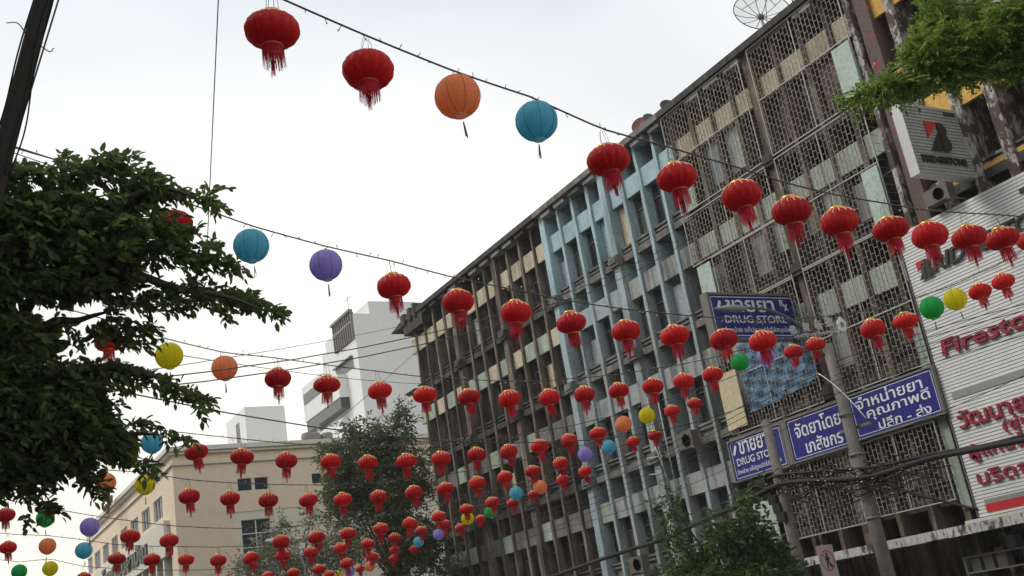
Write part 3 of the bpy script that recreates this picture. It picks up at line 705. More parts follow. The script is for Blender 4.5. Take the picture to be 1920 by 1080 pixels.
rx(s4, 'eye', W(XT, -31.2, 10.98), K*.44); capsule(s4, 'eye', W(XT, -27.98, 10.98), K*.30)

# ------------------------------------------------------------------ red lanterns
def lantern_meshes(seed=5, sq=1.0, lb=.055, skew=0.0):
    b = MB(); n = 128; prof = []
    for i in range(17):
        a = R(-74+148*i/16); prof.append((.5*math.cos(a)**.82, .335*sq*math.sin(a)))
    b.lathe(prof, n, 0, lobes=16, lob=lb)
    rg = random.Random(seed); dn = [(rg.uniform(0, 6.28), rg.uniform(-.2, .2), rg.uniform(.02, .05)) for _ in range(3)]
    for i_, v_ in enumerate(b.v):
        an, k_ = math.atan2(v_[1], v_[0]), 1.0
        for a0_, z0_, dp in dn: k_ -= dp*math.exp(-((math.remainder(an-a0_, 6.2832)/.5)**2+((v_[2]-z0_)/.14)**2))
        b.v[i_] = (v_[0]*k_+skew*v_[2]*.3, v_[1]*k_, v_[2])
    body = b.mesh('body', m_red)
    b = MB(); b.lathe([(.17, .30), (.185, .33), (.185, .385), (.16, .39), (.15, .33)], 28); cap_ = b.mesh('gold_cap', m_gold)
    b = MB(); b.lathe([(.175, -.31), (.195, -.325), (.195, -.342), (.18, -.345), (.16, -.32)], 28); ring_ = b.mesh('gold_ring', m_gold)
    b = MB()
    for k in range(16):
        a = 2*math.pi*k/16; pts = []
        for i in range(7):
            t = R(70-42*i/6); r = .5*math.cos(t)**.82*(1-lb)*1.03+.004; pts.append((r*math.cos(a)+skew*.335*sq*math.sin(t)*.3, r*math.sin(a), .335*sq*math.sin(t)+.004))
        b.tube(pts, .0125, 3, 1, cap=False)
    trim = b.mesh('gold_rib', [m_gold, m_goldline])
    b = MB()
    for x, y in ((-.13, .02), (-.02, .1), (.11, .04), (.03, -.11)): b.tube([(x, y, .38), (x*.9, y*.9, .60), (x*.55, y*.3, .80)], .0055, 4)
    cord = b.mesh('hanging_cord', m_cable)
    b = MB(); rg = random.Random(seed); n = 84; wx, wy = rg.uniform(-.09, .09), rg.uniform(-.09, .09)
    for k in range(n):
        a = 2*math.pi*k/n; w = 2*math.pi/n*.46; L = .40*rg.uniform(.86, 1.08); rr = .19+rg.uniform(-.006, .006); r2 = rr*rg.uniform(1.0, 1.14); tw = rg.uniform(-.07, .07)
        P = lambda r, an, z: (r*math.cos(an)-wx*(z+.345), r*math.sin(an)-wy*(z+.345), z)
        zz = [-.345, -.345-L*.5, -.345-L]; ra = [rr, (rr+r2)/2, r2]; an = [a, a+tw*.4, a+tw]
        ww = [w*1.25, w, w*.7]
        b.add([P(ra[i], an[i]+s*ww[i], zz[i]) for i in range(3) for s in (-1, 1)], [(0, 1, 3, 2), (2, 3, 5, 4)])
    fringe = b.mesh('fringe', m_fringe)
    b = MB(); b.tube([(0, 0, -.34), (.0, 0, -.60)], .006, 4, 2); b.lathe([(.0, -.60), (.03, -.615), (.042, -.66), (.035, -.70), (.01, -.71)], 10, 2)
    b.lathe([(0, -.595), (.022, -.6), (.022, -.62), (0, -.625)], 8, 1)
    for k in range(14):
        a = 2*math.pi*k/14; rr = .032; L = .27*rg.uniform(.85, 1.1); w = .10
        P = lambda r, an, z: (r*math.cos(an), r*math.sin(an), z)
        b.add([P(rr, a-w*2, -.69), P(rr, a+w*2, -.69), P(rr*1.35, a+w, -.69-L), P(rr*1.35, a-w, -.69-L)], [(0, 1, 2, 3)])
    tassel = b.mesh('tassel', [m_fringe, m_bead, m_fringe])
    return (('body', body), ('gold_cap', cap_), ('gold_ring', ring_), ('gold_rib', trim), ('hanging_cord', cord), ('fringe', fringe), ('tassel', tassel))
LMS = [lantern_meshes(5), lantern_meshes(6, .93, .045, .12), lantern_meshes(7, 1.05, .06, -.1), lantern_meshes(8, .97, .05, .05), lantern_meshes(9, 1.0, .065, -.15)]
def paper_meshes(c):
    b = MB(); prof = []; n = 40
    for i in range(49):
        a = R(-78+156*i/48); q = 1+(.008 if i % 2 else -.004); prof.append((.5*math.cos(a)*q, .485*math.sin(a)*q))
    b.lathe(prof, n); rg = random.Random(c)
    for i_, v_ in enumerate(b.v): k_ = 1+rg.uniform(-.006, .006)-.022*abs(math.sin(4*math.atan2(v_[1], v_[0])))*(-1)-.012; b.v[i_] = (v_[0]*k_, v_[1]*k_, v_[2])
    body = b.mesh('body', m_paper[c])
    b = MB()
    for k in range(8):
        a = 2*math.pi*k/8
        b.tube([(.505*math.cos(R(t))*math.cos(a+.0*t), .505*math.cos(R(t))*math.sin(a), .49*math.sin(R(t))) for t in range(-76, 77, 12)], .007, 3, cap=False)
    seam = b.mesh('seam', m_seam[c])
    b = MB(); b.lathe([(.13, -.462), (.145, -.487), (.13, -.505)], 20); b.disc((0, 0, -.497), .137, 20, flip=True)
    mouth = b.mesh('mouth', m_rim[c])
    b = MB(); b.tube([(0, 0, .47), (.01, 0, .57), (-.015, 0, .66)], .006, 4); b.tube([(.0, 0, .64), (.05, 0, .60)], .004, 3); cord = b.mesh('hanging_wire', m_cable)
    b = MB(); b.tube([(.05, 0, -.48), (.06, 0, -.62)], .003, 3); b.box((.048, -.016, -.97), (.062, .016, -.62))
    b.add([(.055, -.016, -.64), (.055, .016, -.60), (.085, .02, -.78), (.085, -.02, -.76), (.14, .014, -.98), (.13, -.014, -.98)], [(0, 1, 2, 3), (3, 2, 4, 5)]); tg = b.mesh('paper_tag', m_tagp)
    return (('body', body), ('seam', seam), ('mouth', mouth), ('hanging_wire', cord), ('paper_tag', tg))
PM = {c: paper_meshes(c) for c in PAPER}
STR = [  # name, a, b of the upright plane x = a*y+b, lanterns (px, py, width px, colour)
 ('nearest light string', -.099, 9.56, [(510,57,104,'r'),(690,132,98,'r'),(858,181,86,'orange'),(1006,227,79,'blue'),(1141,300,82,'r'),(1269,333,79,'r'),(1390,367,77,'r'),(1484,396,75,'r'),(1574,416,72,'r'),(1670,430,68,'r'),(1743,442,67,'r'),(1817,445,63,'r'),(1879,448,63,'r'),(1937,450,60,'r')]),
 ('second light string', -.022, 16.31, [(325,422,72,'r'),(471,461,66,'blue'),(611,497,61,'purple'),(738,537,65,'r'),(859,566,61,'r'),(967,586,59,'r'),(1071,606,57,'r'),(1174,621,56,'r'),(1265,630,55,'r'),(1357,637,54,'r'),(1430,640,52,'r'),(1637,617,48,'r'),(1698,602,47,'r'),(1747,577,44,'green'),(1791,561,42,'yellow'),(1838,547,43,'r'),(1881,528,42,'r')]),
 ('third light string', -.006, 23.0, [(203,640,53,'r'),(317,667,51,'yellow'),(421,690,48,'orange'),(521,710,51,'r'),(613,722,50,'r'),(712,733,48,'r'),(797,741,45,'r'),(879,745,44,'r'),(955,748,43,'r'),(1030,746,42,'r'),(1096,740,41,'r'),(1160,733,40,'r'),(1224,725,42,'r'),(1282,715,41,'r'),(1336,703,40,'r'),(1387,679,34,'green'),(1435,668,33,'purple'),(1488,660,37,'r'),(1529,646,37,'r')]),
 ('fourth light string', -.177, 26.5, [(285,830,41,'blue'),(368,848,44,'r'),(454,857,44,'r'),(537,864,42,'r'),(620,866,40,'r'),(690,868,38,'r'),(762,865,39,'r'),(827,860,38,'r'),(894,853,37,'r'),(954,847,35,'r'),(1012,837,35,'r'),(1067,826,33,'r'),(1121,813,33,'r'),(1169,795,31,'orange'),(1213,779,31,'yellow'),(1260,771,30,'r'),(1303,757,30,'r')]),
 ('fifth light string', -.179, 29.95, [(198,905,38,'orange'),(272,909,37,'yellow'),(355,931,40,'r'),(431,935,38,'r'),(503,938,38,'r'),(578,938,36,'r'),(643,937,35,'r'),(710,932,34,'r'),(776,924,34,'r'),(835,917,33,'r'),(895,906,33,'r'),(947,895,31,'r'),(999,884,31,'r'),(1051,869,31,'r'),(1097,852,28,'purple'),(1142,838,27,'blue'),(1187,829,28,'r'),(1228,817,28,'r')]),
 ('sixth light string', -.19, 34.0, [(10,966,37,'r'),(85,972,33,'green'),(168,988,35,'purple'),(244,1006,37,'r'),(317,1014,36,'r'),(527,1016,33,'r'),(593,1008,32,'r'),(652,1001,32,'r'),(714,992,30,'r'),(769,982,30,'r'),(823,969,29,'r'),(875,955,28,'r'),(923,942,28,'r'),(968,925,26,'blue'),(1013,913,26,'orange'),(1055,900,26,'r'),(1097,884,27,'r')]),
 ('seventh light string', -.20, 39.2, [(15,1027,32,'r'),(89,1024,31,'orange'),(157,1032,31,'blue'),(219,1048,33,'r'),(285,1050,32,'r'),(349,1050,31,'r'),(409,1051,31,'r'),(471,1047,30,'r'),(531,1042,28,'r'),(583,1036,28,'r'),(638,1028,27,'r'),(690,1020,28,'r'),(740,1009,25,'r'),(790,996,25,'r'),(835,984,24,'r'),(877,972,24,'yellow'),(920,960,24,'green'),(961,944,24,'r'),(1000,928,22,'r')]),
 ('eighth light string', -.20, 45.0, [(36,1072,28,'green'),(94,1066,28,'yellow'),(157,1083,26,'r'),(502,1081,24,'r'),(550,1075,25,'r'),(598,1068,26,'r'),(650,1056,26,'r'),(698,1044,24,'r'),(740,1032,21,'r'),(785,1016,20,'blue'),(822,1002,21,'purple'),(863,990,22,'r'),(901,973,21,'r')]),
 ('ninth light string', -.20, 53.0, [(618,1077,17,'r'),(655,1072,19,'purple'),(693,1062,19,'orange'),(738,1048,20,'r'),(776,1029,18,'r')]),
 ('tenth light string', -.20, 62.0, [(637,1076,17,'yellow'),(675,1067,18,'r'),(712,1051,16,'r')])]
ORD = ['first','second','third','fourth','fifth','sixth','seventh','eighth','ninth','tenth','eleventh','twelfth','thirteenth','fourteenth','fifteenth','sixteenth','seventeenth','eighteenth','nineteenth','twentieth']
m_bulb = mat('clear fairy light bulb', (.6, .6, .58), .2)
def catmull(P, n):
    P = [np.array(p) for p in P]; P = [2*P[0]-P[1]]+P+[2*P[-1]-P[-2]]; out = []
    for i in range(1, len(P)-2):
        for k in range(n):
            t = k/n; a, b_, c, d = P[i-1:i+3]
            out.append(.5*((2*b_)+(-a+c)*t+(2*a-5*b_+4*c-d)*t*t+(-a+3*b_-3*c+d)*t**3))
    out.append(P[-2]); return out
for si, (sname, a, b0, items) in enumerate(STR):
    anchors = []; rg = random.Random(40+si); nred = 0
    for li, (px, py, wpx, c) in enumerate(items):
        p = onX(px, py, a, b0); depth = p @ AF; w = wpx*depth/FPX; w = min(max(w, .54), .66) if c == 'r' else min(max(w, .44), .60)
        w *= K; loc = M(p)
        if c == 'r':
            nred += 1
            lab = 'red silk lantern with gold rib lines, %s from left on the %s' % (ORD[li], sname)
            root = empty('red_lantern', loc, lab, 'lantern', 'red lanterns hung on the light strings'); parts = rg.choice(LMS); top = .80
            root.rotation_euler = (rg.gauss(0, .075), rg.gauss(0, .075), rg.uniform(0, 6.28)); root.scale = (w*rg.uniform(.97, 1.03), w*rg.uniform(.97, 1.03), w*rg.uniform(.93, 1.06))
        else:
            lab = 'round %s paper lantern, %s from left on the %s' % (c, ORD[li], sname)
            root = empty('paper_lantern', loc, lab, 'lantern', 'round paper lanterns hung on the light strings'); parts = PM[c]; top = .64
            root.rotation_euler = (rg.uniform(-.06, .06), rg.uniform(-.06, .06), rg.uniform(0, 6.28)); root.scale = (w, w, w)
        for nm, me in parts: link(nm, me, root)
        anchors.append(loc+np.array([0, 0, top*w]))
    # one smooth sagging line through the hangers (least squares parabola keeps it taut)
    A = np.array(anchors); yy = A[:, 1]; deg = min(3, len(yy)-1); cz = np.polyfit(yy, A[:, 2], deg)
    y0, y1 = yy.max()+(2.2 if si > 6 else 4.5), yy.min()-(3.5 if si else 4.0); y1 = max(y1, K*YF+.9)
    pts = []; N_ = 110
    zres = A[:, 2]-np.polyval(cz, yy); o_ = np.argsort(yy)
    for i in range(N_+1):
        y = y0+(y1-y0)*i/N_; x = a*y+b0*K; yc = min(max(y, yy.min()), yy.max())
        z = np.polyval(cz, yc)+np.polyval(np.polyder(cz), yc)*(y-yc)+np.interp(y, yy[o_], zres[o_])
        pts.append((x, y, z))
    root = empty('light_string', pts[N_//2], 'twisted cable with fairy lights, the %s from the eye, carrying paper lanterns' % sname.split()[0] if si else 'twisted cable with fairy lights that carries the biggest, nearest lanterns', 'light string', 'light strings across the street')
    b = MB(); b.tube(pts, .009, 5); b.build('cable', m_cable, root)
    b = MB()
    for i in range(int(abs(y1-y0)/.17)):
        y = y0+(y1-y0)*(i+rg.random()*.6)/(abs(y1-y0)/.17); j = (y-y0)/(y1-y0)*N_; j0 = min(int(j), N_-1); q = np.array(pts[j0])*(1-(j-j0))+np.array(pts[j0+1])*(j-j0)
        d = np.array([rg.uniform(-.3, .3), rg.uniform(-.6, .6), rg.uniform(-1, .9)]); d = d/np.linalg.norm(d)*rg.uniform(.035, .06)
        b.tube([q, q+d], [.0045, .0035], 3)
        if si > 0 or rg.random() < .4: b.tube([q+d*.8, q+d*1.25], [.008, .007], 4, 1)
    g_ = b.build('fairy_lights', [m_cable, m_bulb], root); g_['kind'] = 'stuff'

# ornament of white characters and a plum blossom on the second string
om = empty('hanging_ornament', M(onX(1530, 612, -.022, 16.31)), 'white characters with a big white blossom and garland hung under the second light string', 'ornament')
ox = .7*16.5
def OP(px, py, dx=0):
    p = M(onX(px, py, -.022, 16.31)); p[0] += dx; return p
m_orn = mat('white garland tinsel', (.50, .47, .46), .8)
for ch_, (px, py) in zip('恭賀新禧', ((1483, 628), (1507, 622), (1530, 617), (1550, 612))):
    lettering(om, ch_, m_orn, 'eye', OP(px, py), extrude=.01, offset=.012, width=.15, height=.15, name='character')
b = MB(); c = OP(1578, 609); pts = []
for i in range(60):
    t_ = 2*math.pi*i/60; r = .095*(1+.22*abs(math.cos(2.5*t_)))-.008
    pts.append((r*math.sin(t_)*.92, r*math.cos(t_)*1.2))
ca, sa = math.cos(R(-4)), math.sin(R(-4)); n = 60
V_ = [(-.012, -(x*ca-y*sa), x*sa+y*ca) for x, y in pts]+[(.012, -(x*ca-y*sa), x*sa+y*ca) for x, y in pts]
b.add([tuple(np.array(v)+c) for v in V_], [tuple(range(n)), tuple(range(n, 2*n))[::-1]]+[(i, n+i, n+(i+1) % n, (i+1) % n) for i in range(n)])
b.build('blossom', mat('white blossom board', (.62, .62, .60), .6), om)
b = MB()
for k in range(8):
    t_ = 2*math.pi*k/8; d = np.array([0, math.cos(t_), math.sin(t_)]); b.tube([c+np.array([-.016, 0, 0])+d*.012, c+np.array([-.016, 0, 0])+d*.05], [.0035, .006], 5)
b.build('stamen', m_letblack, om)
b = MB(); rg = random.Random(9)
for i in range(240):
    t_ = i/240; q = OP(1490+76*t_, 632-9*t_)+np.array([rg.uniform(-.02, .02)]*1+[rg.uniform(-.012, .012), rg.uniform(-.03, .03)]); d = np.array([rg.uniform(-.02, .02) for _ in range(3)])
    b.tube([q, q+d], [.008, .003], 3)
o = b.build('garland', m_orn, om); o['kind'] = 'stuff'
b = MB(); b.tube([OP(1475, 592), OP(1490, 640)], .006, 4); b.tube([OP(1478, 636), OP(1572, 624)], .008, 4); b.build('wire_frame', m_cable, om)

# ------------------------------------------------------------------ utility poles, lamp, cables (row y = -27)
YP = -27.0
def PP(px, py, Y=YP, dy=0): p = M(onY(px, py, Y)); p[1] += dy; return p
def pole(name, label, x, ztop, r0, r1, m=m_pole, cat='utility pole'):
    root = empty(name, (K*x, K*YP, 0.13), label, cat)
    b = MB(); h = K*ztop+EYE; b.tube([(K*x, K*YP, .13), (K*x, K*YP, h*.5), (K*x, K*YP, h)], [r0, (r0+r1)/2, r1], 12); b.build('shaft', m, root); return root
p1 = pole('utility_pole', 'tall concrete utility pole with a street lamp arm in front of the blue boards', 24.25, 7.6, .17, .115)
b = MB()
for z in (4.75, 3.15):
    b = MB(); b.box((K*24.25-.45, K*YP-.14, K*z+EYE), (K*24.25+.45, K*YP-.22, K*z+EYE+.07)); b.build('crossarm', m_steel, p1)
for z in (1.9, 3.9, 5.2):
    b = MB(); b.lathe([(.165, 0), (.172, 0), (.172, .05), (.165, .05)], 12, 0, (K*24.25, K*YP, K*z+EYE)); b.build('pole_band', m_steel, p1)
p2 = pole('utility_pole', 'shorter concrete utility pole in front of the leftmost blue board', 27.85, 6.0, .15, .115)
b = MB()
for z in (2.6, 3.1, 3.6):
    b = MB(); b.box((K*27.85-.35, K*YP-.14, K*z+EYE), (K*27.85+.35, K*YP-.22, K*z+EYE+.07)); b.build('crossarm', m_steel, p2)
# lamp arm reaching over the street
lamp = empty('street_lamp', (K*24.4, K*YP, K*6.5+EYE), 'grey street lamp on a curved arm in front of the projecting drugstore sign', 'street lamp')
LP = [M(onX(px, py, 0, 24.4)) for px, py in ((1546, 668), (1527, 638), (1500, 612), (1470, 592), (1440, 581), (1405, 577), (1385, 577))]
b = MB(); b.tube(catmull(LP, 4), .032, 8); b.build('arm', mat('lamp arm steel', (.12, .12, .12), .5), lamp)
a_, c_ = M(onX(1400, 577, 0, 24.4)), M(onX(1340, 577, 0, 24.4)); b = MB(); pts = []; rr = []
for i in range(9):
    t_ = i/8; pts.append(a_*(1-t_)+c_*t_); rr.append(.035+.075*math.sin(math.pi*min(1, t_*1.15+.0))**.6 if 0 < i < 8 else .02)
b.tube(pts, rr, 14); b.build('lamp_head', mat('lamp head shell', (.24, .25, .25), .45), lamp)
for o_ in lamp.children:
    if o_.name.startswith('lamp_head'): o_.scale = (1, 1, .75); o_.location.z += .01

def cable(label, pts, r=.012, m=m_black, group='overhead cables along the street', n=6, sub=4, Y=YP, cat='cable', kind=None):
    P_ = catmull(pts, sub); b_ = MB(); b_.tube(P_, r, n); o = b_.build('overhead_cable', m); return tag(o, label, cat, group, kind)
cable('thick black cable bundle sweeping low along the street past both utility poles', [PP(x, y, dy=.2) for x, y in ((980,1105),(1060,1075),(1130,1050),(1190,1030),(1249,1011),(1330,975),(1400,945),(1470,908),(1540,900),(1640,893),(1750,860),(1840,842),(1930,824),(2050,800))], .062, group='thick cable bundles')
cable('second black cable bundle just above the thickest one, reaching the slatted sign', [PP(x, y, dy=.1) for x, y in ((1380,945),(1450,895),(1560,882),(1650,874),(1760,850),(1850,835),(1930,815),(2050,785))], .04, group='thick cable bundles')
cable('black cable that sags from the taller pole to the shop canopy', [PP(x, y, dy=.1) for x, y in ((1600,885),(1660,905),(1720,925),(1780,940),(1840,955))], .03, group='thick cable bundles')
base = [(980, 965), (1060, 932), (1217, 866), (1400, 772), (1545, 700), (1750, 632), (1950, 575)]
for k in range(6):
    rg = random.Random(k); off = -14+k*13
    cable('thin black cable, %s from the top of the bunch crossing the screened facade' % ORD[k], [PP(x, y+off+rg.uniform(-2, 2), dy=.05*k) for x, y in base], .008, n=4)
for k, (a, c) in enumerate((((980, 1010), (1400, 862)), ((1400, 832), (1545, 748)), ((1380, 905), (1930, 700)))):
    rg = random.Random(20+k); cable(('thin cable across the grey facade low down', 'short thin cable between the pole tops', 'thin cable crossing the blue boards')[k], [PP(a[0]+(c[0]-a[0])*t_, a[1]+(c[1]-a[1])*t_+14*math.sin(math.pi*t_)) for t_ in (0, .25, .5, .75, 1)], .007, n=4)
def wire(label, A_, B_, sag, r=.009, m=m_cable, n=14, group='wires across the street', cat='wire', ):
    A_, B_ = np.array(A_), np.array(B_); pts = [A_*(1-t_)+B_*t_-np.array([0, 0, sag*4*t_*(1-t_)]) for t_ in np.linspace(0, 1, n)]
    b_ = MB(); b_.tube(pts, r, 5); o = b_.build('overhead_wire', m); return tag(o, label, cat, group)
def at(px, py, D): return atD(px, py, D)
FP = lambda x, y: PP(x, y, YF+.1)
wire('upper of two dark wires that rise from the left tree to the blue pier', at(-60, 742, 13), FP(1300, 432), .9, .010)
wire('lower of two dark wires that rise from the left tree to the blue pier', at(-60, 757, 13), FP(1300, 444), .95, .010)
wire('thin wire below the rising pair, left of the white tower', at(200, 706, 18), FP(800, 600), .1, .008)
wire('plain dark cable crossing above the fourth row of lanterns', at(40, 690, 15), FP(1420, 752), 1.15, .012)
wire('thin wire crossing low in front of the white tower', at(300, 660, 20), FP(860, 720), .2, .009)
wire('thin wire from the white tower up to the dark eave', at(620, 800, 30), FP(800, 640), .05, .009)
wire('long thin wire hanging nearly upright in the sky left of the first lantern', at(412, -60, 7.5), at(388, 470, 10.5), 0.0, .0045, n=4)
wire('white wire curving down from the taller pole to the rightmost blue board', PP(1552, 700, dy=.3), PP(1636, 784, dy=.2), -.12, .012, m_white)
# tangle of coiled service cable between the two poles
root = empty('cable_tangle', PP(1520, 900), 'dark tangle of coiled service cables with tiny pale specks between the two utility poles', 'cables')
b = MB(); rg = random.Random(12)
for i in range(46):
    c = PP(rg.gauss(1560, 85), 905+rg.gauss(0, 16)-(0), dy=rg.uniform(-.1, .35)); r = rg.uniform(.08, .28); ph = rg.uniform(0, 6); tl = rg.uniform(-.4, .4); e = rg.uniform(.4, .9)
    b.tube([c+np.array([r*math.cos(t_+ph), .06*math.sin(2*t_), r*e*math.sin(t_+ph)-.05]) for t_ in np.linspace(0, rg.uniform(3.5, 6.6), 14)], rg.uniform(.007, .014), 4)
for i in range(40):
    xa = rg.uniform(1400, 1640); L_ = rg.uniform(60, 170); ya_ = 905-(xa-1400)*.06+rg.gauss(0, 14)
    P_ = [PP(xa+L_*t_, ya_-(L_*t_)*.12+rg.gauss(0, 5)+12*math.sin(math.pi*t_), dy=rg.uniform(-.05, .25)) for t_ in np.linspace(0, 1, 6)]
    b.tube(catmull(P_, 3), rg.uniform(.007, .016), 4)
for i in range(16):
    xa = rg.uniform(1460, 1700); ya_ = rg.uniform(880, 915); P_ = [PP(xa, ya_), PP(xa+rg.uniform(-25, 25), ya_+rg.uniform(30, 70)), PP(xa+rg.uniform(10, 60), ya_+rg.uniform(10, 60))]; b.tube(catmull(P_, 5), .006, 4)
o = b.build('coiled_cable', m_black, root); o['kind'] = 'stuff'
b = MB()  # tiny pale boxes scattered through the tangle
for i in range(34):
    c = PP(rg.gauss(1570, 70), 893+rg.gauss(0, 17), dy=.4); s_ = rg.uniform(.004, .010); b.box(c-s_, c+np.array([s_*2, s_, s_]))
o = b.build('speck', mat('shiny clamp', (.8, .8, .8), .2), root); o['kind'] = 'stuff'
b = MB()
for i in range(5):
    c = PP(1440+i*9, 905+i*16, dy=.1); b.box(c-np.array([.12, .1, .1]), c+np.array([.12, .1, .12]))
b.build('junction_box', m_black, root)

# no pedestrians sign
ps = empty('traffic_sign', PP(1549, 1080, -25.5), 'white upright plate with a walking figure in a red ring, at the bottom edge', 'traffic sign')
c0 = PP(1552, 1051, -25.5); b = MB(); b.box(c0+np.array([0, -.235, -.36]), c0+np.array([.015, .235, .33])); 
b.build('plate', mat('sign plate', (.36, .33, .30), .6), ps)
b = MB()
for i in range(40):
    t0, t1 = 2*math.pi*i/40, 2*math.pi*(i+1)/40
    q = lambda t_, r: tuple(c0+np.array([-.004, -r*math.cos(t_), r*1.12*math.sin(t_)]))
    b.add([q(t0, .175), q(t1, .175), q(t1, .20), q(t0, .20)], [(0, 1, 2, 3)])
b.tube([c0+np.array([-.006, .125, .14]), c0+np.array([-.006, -.125, -.14])], .010, 4)
b.build('red_ring', mat('red ring paint', (.40, .05, .05), .6), ps)
b = MB(); q = lambda y, z: c0+np.array([-.008, -y, z])
b.tube([q(0, .165), q(0, .12)], [.022, .022], 8); b.tube([q(0, .11), q(-.005, -.01)], [.03, .026], 6)
b.tube([q(-.005, 0), q(-.03, -.08), q(-.035, -.165)], [.022, .016, .014], 5); b.tube([q(-.005, 0), q(.04, -.07), q(.08, -.15)], [.022, .016, .014], 5)
b.tube([q(.01, .09), q(.05, .04), q(.085, .03)], [.013, .01, .009], 5); b.tube([q(-.01, .09), q(-.05, .05), q(-.055, .0)], [.013, .01, .009], 5)
b.build('walking_figure', m_letblack, ps)
b = MB(); b.tube([c0+np.array([.05, 0, .35]), (c0[0]+.05, c0[1], .13)], .03, 8); b.tube([c0+np.array([.05, 0, .35]), c0+np.array([.05, 0, .62])], .014, 6); b.build('post', m_steel, ps)

# leaning pole and its stays, top left
lp = empty('leaning_pole', (at(0, 300, 9)[0], at(0, 300, 9)[1], 0), 'dark leaning pole wrapped with cables at the top left corner', 'pole')
A_, B_ = at(97, -60, 9), at(-4, 330, 9); d = (A_-B_); d = d/np.linalg.norm(d); foot = B_-d*((B_[2])/d[2])
b = MB(); b.tube([foot, B_, A_, A_+d*3], [.095, .08, .072, .06], 10); b.build('shaft', m_darkpole, lp)
b = MB(); rg = random.Random(2)
for k in range(3):
    P_ = []
    for i in range(12):
        t_ = i/11; q = B_*(1-t_)+A_*t_; s_ = (.085+.02*math.sin(t_*9+k*2)); P_.append(q+AR*s_*(1 if k != 1 else -1)*(1+.25*math.sin(t_*5+k))-AF*.03*k)
    b.tube(catmull(P_, 3), .008, 4)
b.tube(catmull([at(12, 43, 8.9), at(34, 44, 8.9), at(55, 72, 8.9), at(75, 85, 8.9), at(93, 97, 8.9), at(101, 90, 8.9)], 4), .005, 4)
b.build('strapped_cable', m_black, lp)
wire('grey stay wire beside the leaning dark pole', at(128, -60, 9), at(12, 320, 9), 0, .008, n=3)
wire('upper thin wire from the leaning pole into the left tree', at(12, 273, 9), at(240, 330, 10.6), .02, .0045)
wire('lower thin wire from the leaning pole into the left tree', at(22, 285, 9), at(225, 345, 10.6), .02, .0045)

# ------------------------------------------------------------------ roof things
m_dishmesh = mat('dish mesh', (.55, .57, .58), .6); t, N, B = nodes(m_dishmesh); tr = N('ShaderNodeBsdfTransparent'); mx_ = N('ShaderNodeMixShader'); mx_.inputs[0].default_value = .35
t.links.new(tr.outputs[0], mx_.inputs[1]); t.links.new(B.outputs[0], mx_.inputs[2]); t.links.new(mx_.outputs[0], t.nodes['Material Output'].inputs[0])
def dish(label, px, py, rpx, col, mesh=False, Y=-33.0, nrm=(-.6, .35, .5), asp=1.0, foot_z=22.5):
    p = onY(px, py, Y); dep = p @ AF; r = rpx*dep/FPX*K; c = M(p)
    root = empty('satellite_dish', (c[0], c[1], K*foot_z+EYE), label, 'satellite dish')
    n_ = Vector(nrm).normalized(); rot = n_.to_track_quat('Z', 'Y').to_matrix().to_4x4(); rot.translation = Vector(c)-Vector(root.location)
    def add(b_, nm, ms): me = b_.mesh(nm, ms); me.transform(rot); return link(nm, me, root)
    b_ = MB(); prof = [(r*i/8+1e-4, .28*r*(i/8)**2) for i in range(9)]; b_.lathe(prof, 36)
    if not mesh: b_.lathe([(x_, z_-.012) for x_, z_ in prof], 36)
    add(b_, 'reflector', m_dishmesh if mesh else mat('dish '+label[:12], col, .5))
    b_ = MB(); k = 12 if mesh else 0
    for i in range(k):
        a = 2*math.pi*i/k; b_.tube([(x_*math.cos(a), x_*math.sin(a), z_-.01) for x_, z_ in prof], .013, 4)
    b_.tube([(r*math.cos(a), r*math.sin(a), .28*r) for a in np.linspace(0, 2*math.pi, 37)], .016 if mesh else .008, 5, cap=False)
    if mesh:
        b_.tube([(r*.17*math.cos(a), r*.17*math.sin(a), .0) for a in np.linspace(0, 2*math.pi, 19)], .010, 4, cap=False); b_.lathe([(0, -.06), (.1, -.06), (.1, .03), (0, .03)], 12)
    add(b_, 'rib' if mesh else 'rim', m_letblack)
    b_ = MB(); h = r*.95
    b_.tube([(0, 0, h*.88), (0, 0, h*1.12)], .075 if mesh else .03, 10)
    for a in ((.5, 2.6, 4.7) if mesh else (4.7,)): b_.tube([(r*.7*math.cos(a), r*.7*math.sin(a), .15*r), (0, 0, h)], .011, 4)
    add(b_, 'feed_horn', m_steel)
    b_ = MB(); b_.tube([(0, 0, 0), (0, 0, c[2]-root.location[2]-.0)], .035 if mesh else .02, 8); b_.tube([(-.3*r, 0, 0), (0, 0, .5*(c[2]-root.location[2]))], .02, 5)
    link('mast', b_.mesh('mast', m_steel), root); return root
dish('large see-through mesh satellite dish with twelve dark ribs on the roof edge', 1427, 32, 53, None, True, Y=-33.2, nrm=(-.78, .42, .30))
dish('dull red satellite dish at the roof corner', 1202, 237, 17, (.22, .06, .06), nrm=(-.5, .8, .25))
dish('small dark green satellite dish between the red and the black dish', 1216, 223, 11, (.04, .09, .06), nrm=(-.8, .4, .3))
dish('black satellite dish to the right of the green one', 1251, 200, 14, (.03, .03, .035), nrm=(-.8, .4, .3))
def antenna(label, c, h, w):
    root = empty('tv_antenna', c, label, 'antenna'); b_ = MB(); b_.tube([(0, 0, 0), (0, 0, h)], .012*h, 5); b_.tube([(-w/2, 0, h*.85), (w/2, 0, h*.85)], .008*h, 4)
    for i in range(5): b_.tube([(-w/2+w*i/4, -w*.2, h*.85), (-w/2+w*i/4, w*.2, h*.85)], .006*h, 4)
    link('boom', b_.mesh('boom', m_cable), root)
antenna('thin television antenna on the roof above the grilles', np.array(M(onY(1490, 16, -33.5))), 1.6, .6)
antenna('small antenna on the roof edge right of the mesh dish', np.array(M(onY(1508, 6, -33.5))), .9, .3)
